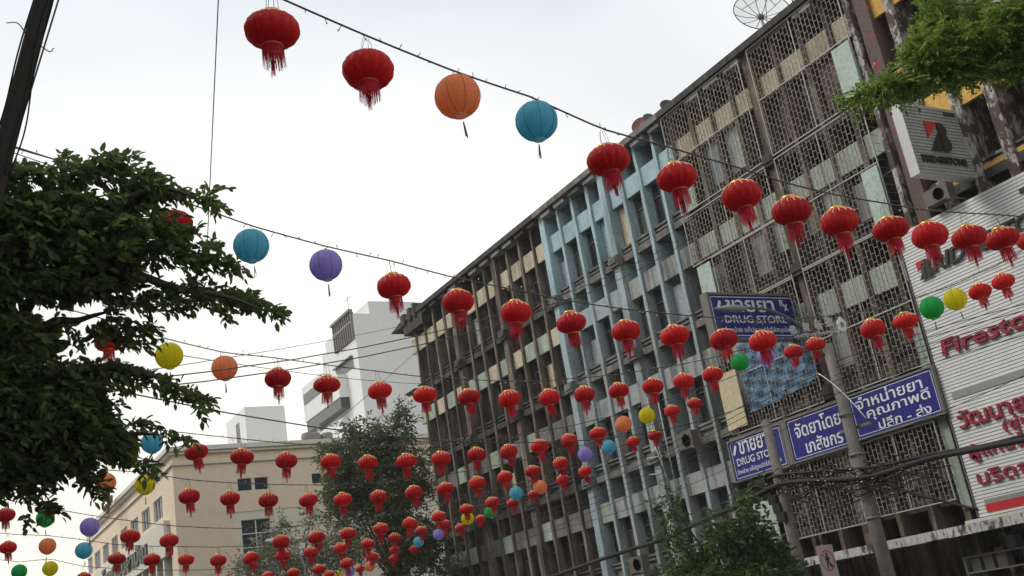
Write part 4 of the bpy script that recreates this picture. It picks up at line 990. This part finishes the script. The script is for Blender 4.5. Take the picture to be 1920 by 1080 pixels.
# air conditioners
def aircon(label, px, py, w=.75, h=.52, Y=YF+.55, X=None):
    c = M(onY(px, py, Y)); root = empty('air_conditioner', (c[0], c[1], c[2]-h/2), label, 'air conditioner')
    b_ = MB(); b_.box((-w/2, -.17, 0), (w/2, .12, h)); link('case', b_.mesh('case', mat('ac case', (.13, .115, .10), .6)), root)
    b_ = MB(); b_.lathe([(0, 0), (h*.38, 0), (h*.40, .02), (h*.36, .03)], 20); me = b_.mesh('fan_grille', m_letblack); me.transform(Matrix.Rotation(R(-90), 4, 'X') @ Matrix.Identity(4)); link('fan_grille', me, root, (-w*.12, .12, h/2))
    b_ = MB(); b_.box((-.025, -.5, -.05), (.025, .12, 0)); me = b_.mesh('bracket', m_steel)
    for x_ in (-w/2+.03, w/2-.03): link('bracket', me, root, (x_, 0, 0))
aircon('boxy air conditioner under the projecting emblem sign', 1760, 366, .7, .38)
aircon('air conditioner with a round fan on the grey facade below the red lanterns', 1289, 826)
aircon('air conditioner low on the grey facade above the right tree', 1197, 1058)
# broken ladder-like frame on the grey facade
b = MB()
for (xa, ya_), (xb_, yb_) in (((1213, 745), (1258, 935)), ((1232, 745), (1272, 935)), ((1218, 890), (1240, 888)), ((1213, 860), (1243, 855)), ((1240, 930), (1262, 925)), ((1215, 800), (1262, 925))):
    b.tube([PP(xa, ya_, YF+.35), PP(xb_, yb_, YF+.35)], .022, 5)
o = b.build('steel_ladder', m_rail); tag(o, 'pale bent steel ladder frame leaning on the grey facade', 'ladder')

# ------------------------------------------------------------------ far buildings
def sblock(b, x0, x1, y0, y1, z0, z1, mi=0): b.sbox(x0, x1, y0, y1, z0, z1, mi)
XB, YB = 84.0, -20.0
be = empty('cream_building', W(XB+15, YB-12, -2.43), 'peach and cream building with a moulded cornice at the end of the street', 'building')
ZT = 18.1
# the front wall keeps real window holes
fw = [(-24.9, -26.1, 14.75, 15.75), (-26.25, -27.4, 14.75, 15.75), (-31.0, -31.9, 14.9, 15.75), (-32.0, -33.0, 14.9, 15.75), (-24.95, -27.3, 9.3, 12.5), (-24.95, -27.3, 4.4, 7.4)]
def wall_holes(b, ax, c, th, u0, u1, z0, z1, holes, mi=0):
    """wall across u (x or y) at plane c, thickness th going inwards, with rectangular holes; cells by grid"""
    us = sorted({u0, u1, *[h[0] for h in holes], *[h[1] for h in holes]}); zs = sorted({z0, z1, *[h[2] for h in holes], *[h[3] for h in holes]})
    for i in range(len(us)-1):
        for j in range(len(zs)-1):
            um, zm = (us[i]+us[i+1])/2, (zs[j]+zs[j+1])/2
            if any(min(h[0], h[1]) < um < max(h[0], h[1]) and h[2] < zm < h[3] for h in holes): continue
            if ax == 'x': b.sbox(c, c+th, us[i], us[i+1], zs[j], zs[j+1], mi)
            else: b.sbox(us[i], us[i+1], c, c-th, zs[j], zs[j+1], mi)
b = MB(); wall_holes(b, 'x', XB, .5, YB, -24.4, -2.43, ZT, []); b.build('wall', m_bpeach, be)
b = MB(); wall_holes(b, 'x', XB+.08, .5, -24.4, -45, -2.43, ZT, fw)
b.build('wall', m_bcream, be)
b = MB(); wall_holes(b, 'x', XB+.02, .06, -24.4, -45, 13.15, ZT, fw[:4]); b.build('wall', m_bpeach, be)
b = MB(); b.sbox(XB+.6, XB+38, YB-.6, -45, -2.4, ZT-.3); b.build('core', m_dark, be)
for yy_ in (-27.6, -31.2, -34.8, -38.4):
    b = MB(); b.sbox(XB-.05, XB+.08, yy_, yy_-.5, -2.4, 13.1); b.build('pilaster', m_bcream, be)
b = MB()
for y0_, y1_, z0_, z1_ in fw[4:]:
    pass
def casement(root, ax, c, u0, u1, z0, z1, nu, nz_, m=m_whiteframe, t=.07):
    b = MB()
    for i in range(nu+1):
        u = u0+(u1-u0)*i/nu; s_ = t*(1 if 0 < i < nu else 1.4)/2
        if ax == 'x': b.sbox(c+.1, c+.22, u-s_, u+s_, z0, z1)
        else: b.sbox(u-s_, u+s_, c-.1, c-.22, z0, z1)
    for j in range(nz_+1):
        z = z0+(z1-z0)*j/nz_
        if ax == 'x': b.sbox(c+.09, c+.21, min(u0, u1), max(u0, u1), z-t/2, z+t/2)
        else: b.sbox(min(u0, u1), max(u0, u1), c-.09, c-.21, z-t/2, z+t/2)
    w_ = b.build('window', m, root); b = MB()
    if ax == 'x': b.sbox(c+.24, c+.26, u0, u1, z0, z1)
    else: b.sbox(u0, u1, c-.24, c-.26, z0, z1)
    me = b.mesh('pane', m_glass2 if False else m_glass); link('pane', me, w_, -w_.location-Vector(parent_origin(root)))
casement(be, 'x', XB+.08, fw[4][0], fw[4][1], 9.3, 12.5, 2, 3); casement(be, 'x', XB+.08, fw[5][0], fw[5][1], 4.4, 7.4, 2, 2)
casement(be, 'x', XB, -24.9, -26.1, 14.75, 15.75, 1, 1); casement(be, 'x', XB, -26.25, -27.4, 14.75, 15.75, 1, 1)
casement(be, 'x', XB, -31.0, -31.9, 14.9, 15.75, 1, 1); casement(be, 'x', XB, -32.0, -33.0, 14.9, 15.75, 1, 1)
# cornice wraps the corner
b = MB()
for z0_, z1_, pr in ((ZT, ZT+.35, .5), (ZT-.22, ZT, .3), (ZT-1.05, ZT-.85, .18)):
    if z0_ >= ZT: b.sbox(XB-pr, XB+38, YB+pr, -45, z0_, z1_)
    else: b.sbox(XB-pr, XB-.004, YB+pr, -45, z0_, z1_-.01); b.sbox(XB-.004, XB+38, YB+pr, YB+.004, z0_, z1_-.01)
b.build('cornice', m_bpale, be)
# street face (+Y): upper wall, row of windows, white fascia with lettering, deep bays below
gh = [(88+i*4.6, 88+i*4.6+3.1, 13.9, 15.6) for i in range(8)]
b = MB(); wall_holes(b, 'y', YB, .5, XB+.5, XB+38, 12.9, ZT, gh); b.build('wall', m_bpeach, be)
for h in gh: casement(be, 'y', YB, h[0], h[1], h[2], h[3], 3, 1, t=.12)
b = MB(); b.sbox(XB+2.0, XB+38, YB+.45, YB-.4, 10.6, 13.3); b.build('fascia', m_bpale, be)
b = MB(); b.sbox(XB+.5, XB+1.9, YB, YB-.5, -2.4, 12.9); b.build('wall', m_bpeach, be)
for i in range(14):
    x = XB+3.2+i*2.6
    b = MB(); b.sbox(x, x+.45, YB+.3, YB-2.0, -2.4, 10.6); b.build('pilaster', m_bpale, be)
    if i < 13: casement(be, 'y', YB-1.6, x+.45, x+2.6, 1.0, 10.5, 3, 7, t=.1)
p = onY(196, 1052, YB+.5); q = onY(269, 985, YB+.5)
letters(be, 'โรงเรียนสามัญ', mat('dark green letter', (.03, .045, .035), .5), 'street', W(112, YB+.5, 11.0), extrude=.06, offset=.05, width=K*20, height=K*2.0)
# faded marks under the middle of the peach wall
m_fade = mat('faded grey wall mark', (.47, .40, .31), .8); rg = random.Random(4)
b = MB()
for i in range(26):
    y = -21.6-rg.uniform(0, 4.2); z = 8.7-rg.uniform(0, .9); L_ = rg.uniform(.08, .5)
    b.sbox(XB-.012, XB+.0, y, y-L_, z, z+.07)
for i in range(20):
    y = -21.4-i*.22; b.sbox(XB-.012, XB, y, y-.12, 7.25, 7.25+rg.uniform(.1, .22))
b.build('worn_marking', m_fade, be)
b = MB(); b.sbox(XB-.03, XB+.0, -26.0, -28.4, 7.7, 9.2); b.build('repair_patch', mat('pale plaster patch', (.55, .53, .53), .8), be)
# decorative crest on the street face near the far gable
b = MB(); c = M(onY(205, 925, YB+.9))
for i in range(20):
    rg2 = random.Random(i); q = c+np.array([rg2.uniform(-.8, .8), rg2.uniform(-.1, .3), rg2.uniform(-1.0, .9)]); b.tube([q, q+np.array([rg2.uniform(-.5, .5), .1, rg2.uniform(-.5, .5)])], .09, 5)
b.tube(catmull([c+np.array([-1.0, .3, 1.5]), c+np.array([-1.4, .3, .4]), c+np.array([-1.3, .3, -.8]), c+np.array([-.8, .3, -1.4])], 5), .10, 6)
b.build('crest', mat('dark carved crest', (.13, .07, .05), .6), be)
# roof tanks
for i, px in enumerate((577, 590, 613)):
    p = M(onX(px, 823, 0, XB+4)); b = MB(); b.lathe([(0, -.35), (.38, -.35), (.38, .25), (.3, .36), (0, .4)], 14, 0, tuple(p+np.array([0, 0, .0]))); b.build('roof_tank', m_steel, be)

# white tower
XT_, = (110.0,)
tw = empty('white_tower', W(XT_+10, -56, -2.43), 'tall white modern building with slanted ribbon windows behind the cream building', 'building')
def TX(px, py): return onX(px, py, 0, XT_)
yl = TX(661, 583)[1]; zt = TX(661, 583)[2]
b = MB(); b.sbox(XT_, XT_+6.4, yl, -75, -2.4, zt-.3); b.sbox(XT_+6.4, XT_+9.6, yl-.02, -75, -2.4, 38.2); b.sbox(XT_+9.6, XT_+11, yl-.04, -75, -2.4, 37.0); b.sbox(XT_+11, XT_+16.5, yl-.4, -75, -2.4, 34.6)
pR = TX(690, 566); b.build('wall', m_bwhite, tw); b = MB(); b.sbox(XT_+.02, XT_+6, pR[1], TX(777, 567)[1], zt-.3, pR[2]+.1); b.build('penthouse', m_bwhite, tw)
b = MB(); b.sbox(XT_-.05, XT_+.0, yl-9, -75, 33.4, 33.5); b.sbox(XT_-.05, XT_, yl-9, -75, 25.6, 25.7); b.build('wall_joint', m_bpale, tw)
# street side: dark louvred corner window, stepped wing, strip window, oriel with a dark ribbon, podium
b = MB(); b.sbox(110.3, 116.0, yl+.04, yl-.2, 35.75, 39.0); b.build('window', m_glass, tw)
b = MB()
for i in range(10): x = 110.3+5.7*i/9; b.sbox(x-.10, x+.10, yl+.3, yl+.045, 35.75, 39.0)
b.sbox(110.1, 116.2, yl+.5, yl, 39.0, 39.3); b.sbox(110.3, 116.0, yl+.29, yl+.05, 37.7, 38.0); b.build('window_frame', m_steel, tw)
b = MB(); b.sbox(111.5, 116.9, yl+.05, yl-.3, 32.75, 34.0); b.sbox(111.5, 117.2, yl+.35, yl, 34.0, 34.15); b.build('window', m_glass2, tw)
b = MB(); b.sbox(108.4+5.4, 125.8, yl+1.2, yl+.002, 29.9, 32.6); b.sbox(119.3, 125.9, yl+1.2, yl+.002, 32.6, 34.3); b.build('oriel', m_bwhite, tw)
b = MB(); b.sbox(113.9, 125.6, yl+1.1, yl+.002, 28.6, 29.9); b.build('ribbon_window', m_glass, tw)
b = MB(); b.sbox(119.4, 125.4, yl+1.26, yl+1.2, 32.0, 33.3); b.build('window', m_glass2, tw)
b = MB(); b.sbox(115.0, 127, yl+.8, yl+.003, -2.4, 27.8); b.sbox(113.0, 116.3, yl+1.6, yl+.003, -2.4, 26.3); b.build('podium', m_bwhite, tw)
antenna('bristling antenna group on the white tower roof', np.array(M(onX(655, 588, 0, XT_+3))), 1.5, 1.3)
# small white stair tower behind the cream building
st = empty('stair_tower', W(101, -33, -2.4), 'plain white box shaped stair tower rising behind the peach wall', 'building')
p = onX(458, 763, 0, 100); q = onX(533, 761, 0, 100); l_ = onX(440, 768, 0, 100)
b = MB(); b.sbox(100, 106.5, p[1], q[1], -2.4, p[2]); b.build('wall', m_bwhite, st)
b = MB(); b.sbox(102, 103.2, p[1]+.03, p[1]-.2, p[2]-4.5, p[2]-1.0); b.build('window', m_frame, st)
# unseen row of shophouses opposite, added and kept tall to darken the lower facades
lefth = []
for i, (x0_, w_, h_) in enumerate(((-26, 14, 23), (-11.5, 13, 22), (2, 16, 25), (18.5, 15, 22.5), (34, 18, 24), (52.5, 20, 22))):
    r_ = empty('shophouse', (x0_+w_/2, 13, 0), ('unseen plain grey terrace house added across the street, %s in its row' % ORD[i]), 'building', 'unseen terrace houses added across the street')
    b = MB(); b.box((x0_, 10, -.1), (x0_+w_, 22, h_)); b.build('wall', [m_grey, m_bpale, m_concrete][i % 3], r_)
    b = MB()
    for z in range(4, int(h_)-1, 3):
        for k in range(int(w_/2.4)): b.box((x0_+.7+k*2.4, 9.93, z), (x0_+2.2+k*2.4, 9.99, z+1.6))
    b.build('window', m_glass, r_)

# ------------------------------------------------------------------ trees
def leaf_arrays(n_leaf, pos, dirs, size, width=.42, fold=.15):
    """six-sided leaves as flat arrays: pos base, dirs unit along the leaf"""
    N_ = len(pos); up = RNG.normal(size=(N_, 3)); up[:, 2] += 1.2
    side = np.cross(dirs, up); side /= np.linalg.norm(side, axis=1)[:, None]+1e-9; nn = np.cross(side, dirs)
    s = size[:, None]
    pts = np.stack([pos, pos+dirs*s*.35+side*s*width*.5, pos+dirs*s*.72+side*s*width*.38, pos+dirs*s-nn*s*.06,
                    pos+dirs*s*.72-side*s*width*.38, pos+dirs*s*.35-side*s*width*.5], 1)
    pts[:, [1, 2, 4, 5]] += (nn*s*fold*.5)[:, None, :]
    return pts
def build_leaves(name, pts, m, parent, kind='stuff'):
    N_ = len(pts); v = pts.reshape(-1, 3)
    off = np.array(parent_origin(parent)); v = v-off
    base = (np.arange(N_)*6)[:, None]
    f = np.concatenate([base+np.array([0, 1, 2, 3]), base+np.array([0, 3, 4, 5])], 1).reshape(-1, 4)
    me = bpy.data.meshes.new(name); me.vertices.add(len(v)); me.vertices.foreach_set('co', v.ravel())
    me.loops.add(f.size); me.loops.foreach_set('vertex_index', f.ravel()); me.polygons.add(len(f))
    me.polygons.foreach_set('loop_start', np.arange(len(f))*4); me.polygons.foreach_set('loop_total', np.full(len(f), 4)); me.update(); me.validate()
    me.materials.append(m); o = link(name, me, parent)
    if kind: o['kind'] = kind
    return o
def sprays(lobes, per, nleaf, L, size, spread=1.0, droop=.5, shell=.0, width=.42, outward=.8):
    """lobes: (centre(3), radii(3)); returns leaves grown in alternate pairs along short twigs"""
    P_, D_, S_ = [], [], []; vol = np.array([r[0]*r[1]*r[2] for c, r, *_ in lobes]); vol = vol**.75; tot = vol.sum()
    for (c, r, *w), vv in zip(lobes, vol):
        n = int(per*vv/tot*(w[0] if w else 1))+2
        d = RNG.normal(size=(n, 3)); d /= np.linalg.norm(d, axis=1)[:, None]
        rad = (shell+(1-shell)*RNG.random(n))**(1/2.2); p = np.array(c)+d*np.array(r)*rad[:, None]
        t = d*outward+RNG.normal(size=(n, 3))*.5*spread; t[:, 2] -= droop*RNG.random(n); t /= np.linalg.norm(t, axis=1)[:, None]
        ll = L*RNG.uniform(.6, 1.2, n); bend = np.zeros((n, 3)); bend[:, 2] = -droop*.5
        sd_ = np.cross(t, RNG.normal(size=(n, 3))*.4+np.array([0, 0, 1])); sd_ /= np.linalg.norm(sd_, axis=1)[:, None]+1e-9
        for k in range(nleaf):
            u = (k+.6)/nleaf; q = p+t*(ll*u)[:, None]+bend*(ll*u*u)[:, None]*.6
            sgn = 1 if k % 2 else -1
            dd = t*.55+sd_*sgn*.85+bend*.5+RNG.normal(size=(n, 3))*.18
            if k == nleaf-1: dd = t+bend*.5
            dd /= np.linalg.norm(dd, axis=1)[:, None]
            P_.append(q); D_.append(dd); S_.append(size*RNG.uniform(.7, 1.2, n))
    return leaf_arrays(0, np.concatenate(P_), np.concatenate(D_), np.concatenate(S_), width)
def pxlobe(px, py, rx, ry, D, dr=None, w=1.0):
    c = atD(px, py, D); s = D/FPX; return (c, np.array([max(rx*s, .1)*1.0, max(rx*s, .1), ry*s]) if dr is None else np.array([dr, rx*s, ry*s]), w)

# big tree on the left
T0 = np.array([atD(-160, 900, 10.5)[0], atD(-160, 900, 10.5)[1], 0])
tree = empty('street_tree', T0, 'big dark leafy tree reaching in from the left edge', 'tree')
def strokes(ST, D, tau, L, size, nleaf, cover, droop=.5, width=.46):
    """branch sprays scattered along strokes: (points, half widths in px, density)"""
    P_, D_, S_ = [], [], []
    for path, th, w_ in ST:
        path = np.array(path, float); seg = np.linalg.norm(np.diff(path, axis=0), axis=1); cum = np.r_[0, np.cumsum(seg)]; Ln = cum[-1]
        t0, t1 = th if hasattr(th, '__len__') else (th, th)
        n = int((Ln+t0)*(t0+t1)*w_*tau/cover)+3
        u = RNG.random(n)*Ln; cx = np.interp(u, cum, path[:, 0]); cy = np.interp(u, cum, path[:, 1]); tt = t0+(t1-t0)*u/max(Ln, 1e-6)
        a = RNG.random(n)*2*math.pi; rr = tt*RNG.random(n)**.5
        px = cx+rr*np.cos(a); py = cy+rr*np.sin(a)*.9
        dep = D+np.clip(tt, 12, 80)/FPX*D*RNG.normal(size=n)*.7+RNG.normal(size=n)*.12
        ray = (AF*FPX)[None]+AR[None]*(px-960)[:, None]-AU[None]*(py-540)[:, None]; base = ray/FPX*dep[:, None]; base[:, 2] += EYE
        tv = np.interp(np.minimum(u+20, Ln), cum, path[:, 0])-cx, np.interp(np.minimum(u+20, Ln), cum, path[:, 1])-cy
        along = AR[None]*tv[0][:, None]-AU[None]*tv[1][:, None]; nn_ = np.linalg.norm(along, axis=1)[:, None]; along = along/np.maximum(nn_, 1e-6)
        out = AR[None]*(px-cx)[:, None]-AU[None]*(py-cy)[:, None]; out /= np.linalg.norm(out, axis=1)[:, None]+1e-6
        t = along*.7+out*.5+RNG.normal(size=(n, 3))*.45; t[:, 2] -= droop*RNG.random(n)*.7; t /= np.linalg.norm(t, axis=1)[:, None]
        ll = L*RNG.uniform(.6, 1.2, n); sd_ = np.cross(t, RNG.normal(size=(n, 3))*.35+np.array([0, 0, 1])); sd_ /= np.linalg.norm(sd_, axis=1)[:, None]+1e-9
        base = base-t*(ll*.6)[:, None]
        for k in range(nleaf):
            u_ = (k+.5)/nleaf; q = base+t*(ll*u_)[:, None]; q[:, 2] -= ll*u_*u_*.25*droop*2
            dd = t*.6+sd_*(1 if k % 2 else -1)*.8+RNG.normal(size=(n, 3))*.2; dd[:, 2] -= .25*droop
            if k == nleaf-1: dd = t.copy(); dd[:, 2] -= .3
            dd /= np.linalg.norm(dd, axis=1)[:, None]; P_.append(q); D_.append(dd); S_.append(size*RNG.uniform(.65, 1.2, n))
    return leaf_arrays(0, np.concatenate(P_), np.concatenate(D_), np.concatenate(S_), width)
C_ = lambda pts: [(x/1.421, 240+y/1.421) for x, y in pts]
ST = [(C_([(-60,130),(150,125),(280,110),(400,150),(450,185)]), 26, 1), (C_([(430,175),(520,185),(595,205)]), (15, 7), .9), (C_([(545,162),(600,163)]), 4, .5),
      (C_([(440,262),(530,270)]), 10, .9), (C_([(450,305),(590,312)]), (14, 6), .8), (C_([(360,330),(540,345),(645,372)]), (26, 10), 1), (C_([(150,75),(200,85)]), 12, .6), (C_([(260,75),(370,80)]), 10, .7),
      (C_([(340,440),(500,435),(600,445),(680,462),(750,490)]), (40, 8), .85), (C_([(570,480),(610,500)]), 8, .5), (C_([(460,480),(490,478)]), 8, .6),
      (C_([(-60,250),(150,250),(390,255)]), 68, 1), (C_([(-60,400),(120,385),(320,360)]), 58, 1), (C_([(150,440),(330,420)]), 22, .6), (C_([(290,480),(400,470)]), 20, .55), (C_([(300,540),(400,545)]), 26, .8), (C_([(240,560),(300,520)]), 22, .5),
      (C_([(170,500),(205,555)]), 12, .35), (C_([(-60,540),(20,560),(90,560)]), 55, 1.15), (C_([(-60,700),(90,700),(160,730)]), 80, 1.3), (C_([(210,640),(330,640)]), 22, .65),
      (C_([(230,640),(350,660),(440,680),(510,708),(560,728)]), (24, 10), .85), (C_([(530,745),(545,755)]), 7, .6), (C_([(200,700),(270,720)]), 36, .9), (C_([(160,780),(270,800),(330,850)]), (68, 30), 1.3),
      (C_([(370,895),(415,915)]), (16, 8), .8), (C_([(360,785),(440,808),(505,838)]), (11, 9), .8), (C_([(-60,850),(100,840),(210,830)]), 66, 1.3), (C_([(230,950),(275,950)]), 20, .8), (C_([(-40,950),(60,950),(130,945)]), 26, .9),
      (C_([(95,1005),(160,1010)]), 12, .7), (C_([(70,1045),(90,1060)]), 5, .4), (C_([(20,110),(60,115)]), 20, .8), (C_([(380,120),(440,140)]), 18, .7)]
pts = strokes(ST, 10.2, 6.6, .16, .098, 6, 620, droop=.5)
pts2 = strokes([(p_, t_*.9, w_) for p_, t_, w_ in ST if not hasattr(t_, '__len__') and t_ >= 50], 10.7, 3.6, .2, .17, 5, 900, width=.7)
# the 300 outermost leaves are parts of their own, the rest one mass
score = (pts[:, 0]-np.array([0, 0, EYE])) @ AR; ordr = np.argsort(-score/((pts[:, 0]-np.array([0, 0, EYE])) @ AF))
pick = ordr[:300]; rest = ordr[300:]
build_leaves('foliage', np.concatenate([pts[rest], pts2]), m_leafdark, tree)
for i in pick:
    L6 = pts[i]; me = bpy.data.meshes.new('leaf'); me.from_pydata([tuple(x-L6[0]) for x in L6], [], [(0, 1, 2, 3), (0, 3, 4, 5)]); me.materials.append(m_leafdark)
    link('leaf', me, tree, L6[0]-T0)
b = MB(); b.tube([T0, T0+np.array([.1, -.1, 2.2]), T0+np.array([.2, -.3, 4.2])], [.26, .2, .15], 10); b.build('trunk', m_bark, tree)
hub = T0+np.array([.2, -.3, 3.9])
for path in ([(-60,700),(60,560),(200,505),(330,540),(420,555),(500,583)], [(-60,800),(80,740),(180,690),(270,700),(350,735)], [(-60,850),(120,840),(230,815),(300,815)],
             [(-60,640),(40,450),(180,390),(300,355),(380,375)], [(-60,650),(20,480),(110,360),(160,305)], [(-60,760),(60,640),(150,600),(220,580)]):
    P_ = [atD(x, y, 10.3-.1*k) for k, (x, y) in enumerate(path)]; P_[0] = hub
    Q_ = catmull(P_, 5); b = MB(); b.tube(Q_, list(np.linspace(.075, .005, len(Q_))), 6); b.build('limb', m_bark, tree)

def simple_tree(label, base_px, D, LBs, n, L, size, m, droop=.3, nleaf=6, trunk=.14, name='street_tree', width=.42, zbase=0.0, limbs=True):
    c = atD(*base_px, D); T = np.array([c[0], c[1], zbase]); root = empty(name, T, label, 'tree')
    rg = random.Random(int(D*10)); lobes = []
    for a, c_, rx, ry, dz, w_ in LBs:
        for q_ in range(10):
            th_ = rg.uniform(0, 6.28); rd = rg.random()**.5
            k_ = rg.uniform(.16, .42); lobes.append(pxlobe(a+rx*1.0*rd*math.cos(th_), c_+ry*1.0*rd*math.sin(th_), rx*k_*1.1, ry*k_*.9, D+dz+rg.uniform(-.5, .5)*rx/FPX*D*1.6, w=w_))
    build_leaves('foliage', sprays(lobes, n, nleaf, L, size, droop=droop, width=width), m, root)
    top = atD(*base_px, D); b = MB(); b.tube([T, (T+top)/2, top], [trunk, trunk*.8, trunk*.6], 9); b.build('trunk', m_bark, root)
    if limbs:
        for i, (a, c_, rx, ry, dz, w_) in enumerate(LBs):
            e = atD(a, c_, D+dz); b = MB(); b.tube([top-np.array([0, 0, .3]), (top+e)/2+np.array([0, 0, .15]), e], [trunk*.5, trunk*.25, .01], 6); b.build('limb', m_bark, root)
    return root
simple_tree('dense dark olive tree in front of the far end of the blackened block', (745, 1090), 46, [(660,880,52,60,0,.8),(720,900,60,70,0,.9),(660,815,18,24,0,.6),(748,800,17,38,0,.8),(745,775,8,16,0,.4),(700,830,40,30,0,1),(770,870,32,45,0,.9),(770,960,50,70,1,1),(690,970,60,60,0,1),(815,1020,36,40,1,.7),(750,1050,50,40,0,.8),(690,800,22,20,0,.4),(625,860,22,25,0,.6),(640,920,30,30,0,.6),(845,1070,30,22,1,.5),(620,960,22,20,0,.5)],
            4600, .5, .19, m_leafmid, trunk=.16)
simple_tree('small sparse pale leaved tree in front of the cream building', (560, 1110), 44, [(560,1045,52,38,0,.8),(505,1025,28,26,0,.6),(600,1010,34,22,0,.5),(478,1058,26,22,0,.6),(525,985,14,16,0,.4),(630,1050,35,30,0,.8),(455,1062,22,20,0,.5),(585,965,12,14,0,.2)],
            1000, .5, .18, m_leafpale, trunk=.09)
simple_tree('bushy green tree under the blue boards at the bottom right', (1370, 1120), 24.5, [(1385,1025,60,30,0,.9),(1310,1045,40,30,0,.8),(1412,985,30,24,0,.5),(1268,1005,18,40,0,.3),(1340,1080,90,26,0,1.1),(1440,1060,40,30,0,1),(1400,935,14,26,0,.3),(1470,1080,36,18,0,.8),(1290,1085,45,18,0,1),(1360,985,22,12,0,.25),(1262,950,10,22,0,.15)],
            1700, .40, .15, leafmat('mid green leaves', (.045, .08, .028), (.08, .14, .04), (.17, .26, .07), .38), droop=.5, trunk=.12)
simple_tree('feathery bright green tree whose branches hang in at the top right corner', (2070, 40), 13, [(1620,183,24,9,0,.7),(1665,163,32,11,0,.9),(1705,148,28,12,0,.8),(1740,104,42,22,0,1),(1800,104,52,24,0,1),(1770,45,40,28,.3,.9),(1850,75,62,32,0,1),(1905,45,50,36,0,1),(1800,138,28,12,0,.7),(1870,116,42,15,0,1),(1915,112,36,16,0,.9),(1760,85,26,18,0,.7),(1768,140,22,12,0,.6),(1820,20,50,22,.4,.8),(1945,90,40,40,0,1),(1755,10,26,14,.4,.5)],
            1700, .24, .060, m_leafbright, droop=.45, nleaf=14, trunk=.05, width=.5)
# distant street lamp in front of the pale tree
dl = empty('street_lamp', (atD(560, 1070, 30)[0], atD(560, 1070, 30)[1], .0), 'pale distant street lamp beside the small pale tree', 'street lamp')
b = MB(); b.tube(catmull([atD(575, 1120, 30), atD(570, 1060, 30), atD(555, 1030, 30), atD(540, 1022, 30)], 4), .03, 6); b.build('arm', m_rail, dl)
b = MB(); P_ = [atD(545-48*t_/6, 1020-6*t_/6, 30) for t_ in range(7)]; b.tube(P_, [.02, .07, .1, .11, .1, .07, .02], 10); b.build('lamp_head', m_rail, dl)
c = atD(575, 1120, 30); b = MB(); b.tube([(c[0], c[1], 0), c], .06, 8); b.build('post', m_rail, dl)

# ------------------------------------------------------------------ thin humid haze over the whole street
b = MB(); b.box((-120, -90, -1.0), (180, 60, 46)); hz = b.build('haze', []); hz['kind'] = 'stuff'
mh = bpy.data.materials.new('humid air'); mh.use_nodes = True; th = mh.node_tree; th.nodes.clear()
vo = th.nodes.new('ShaderNodeVolumePrincipled'); vo.inputs['Color'].default_value = (.95, .94, .90, 1); vo.inputs['Density'].default_value = .0007
oh = th.nodes.new('ShaderNodeOutputMaterial'); th.links.new(vo.outputs[0], oh.inputs['Volume']); hz.data.materials.append(mh)
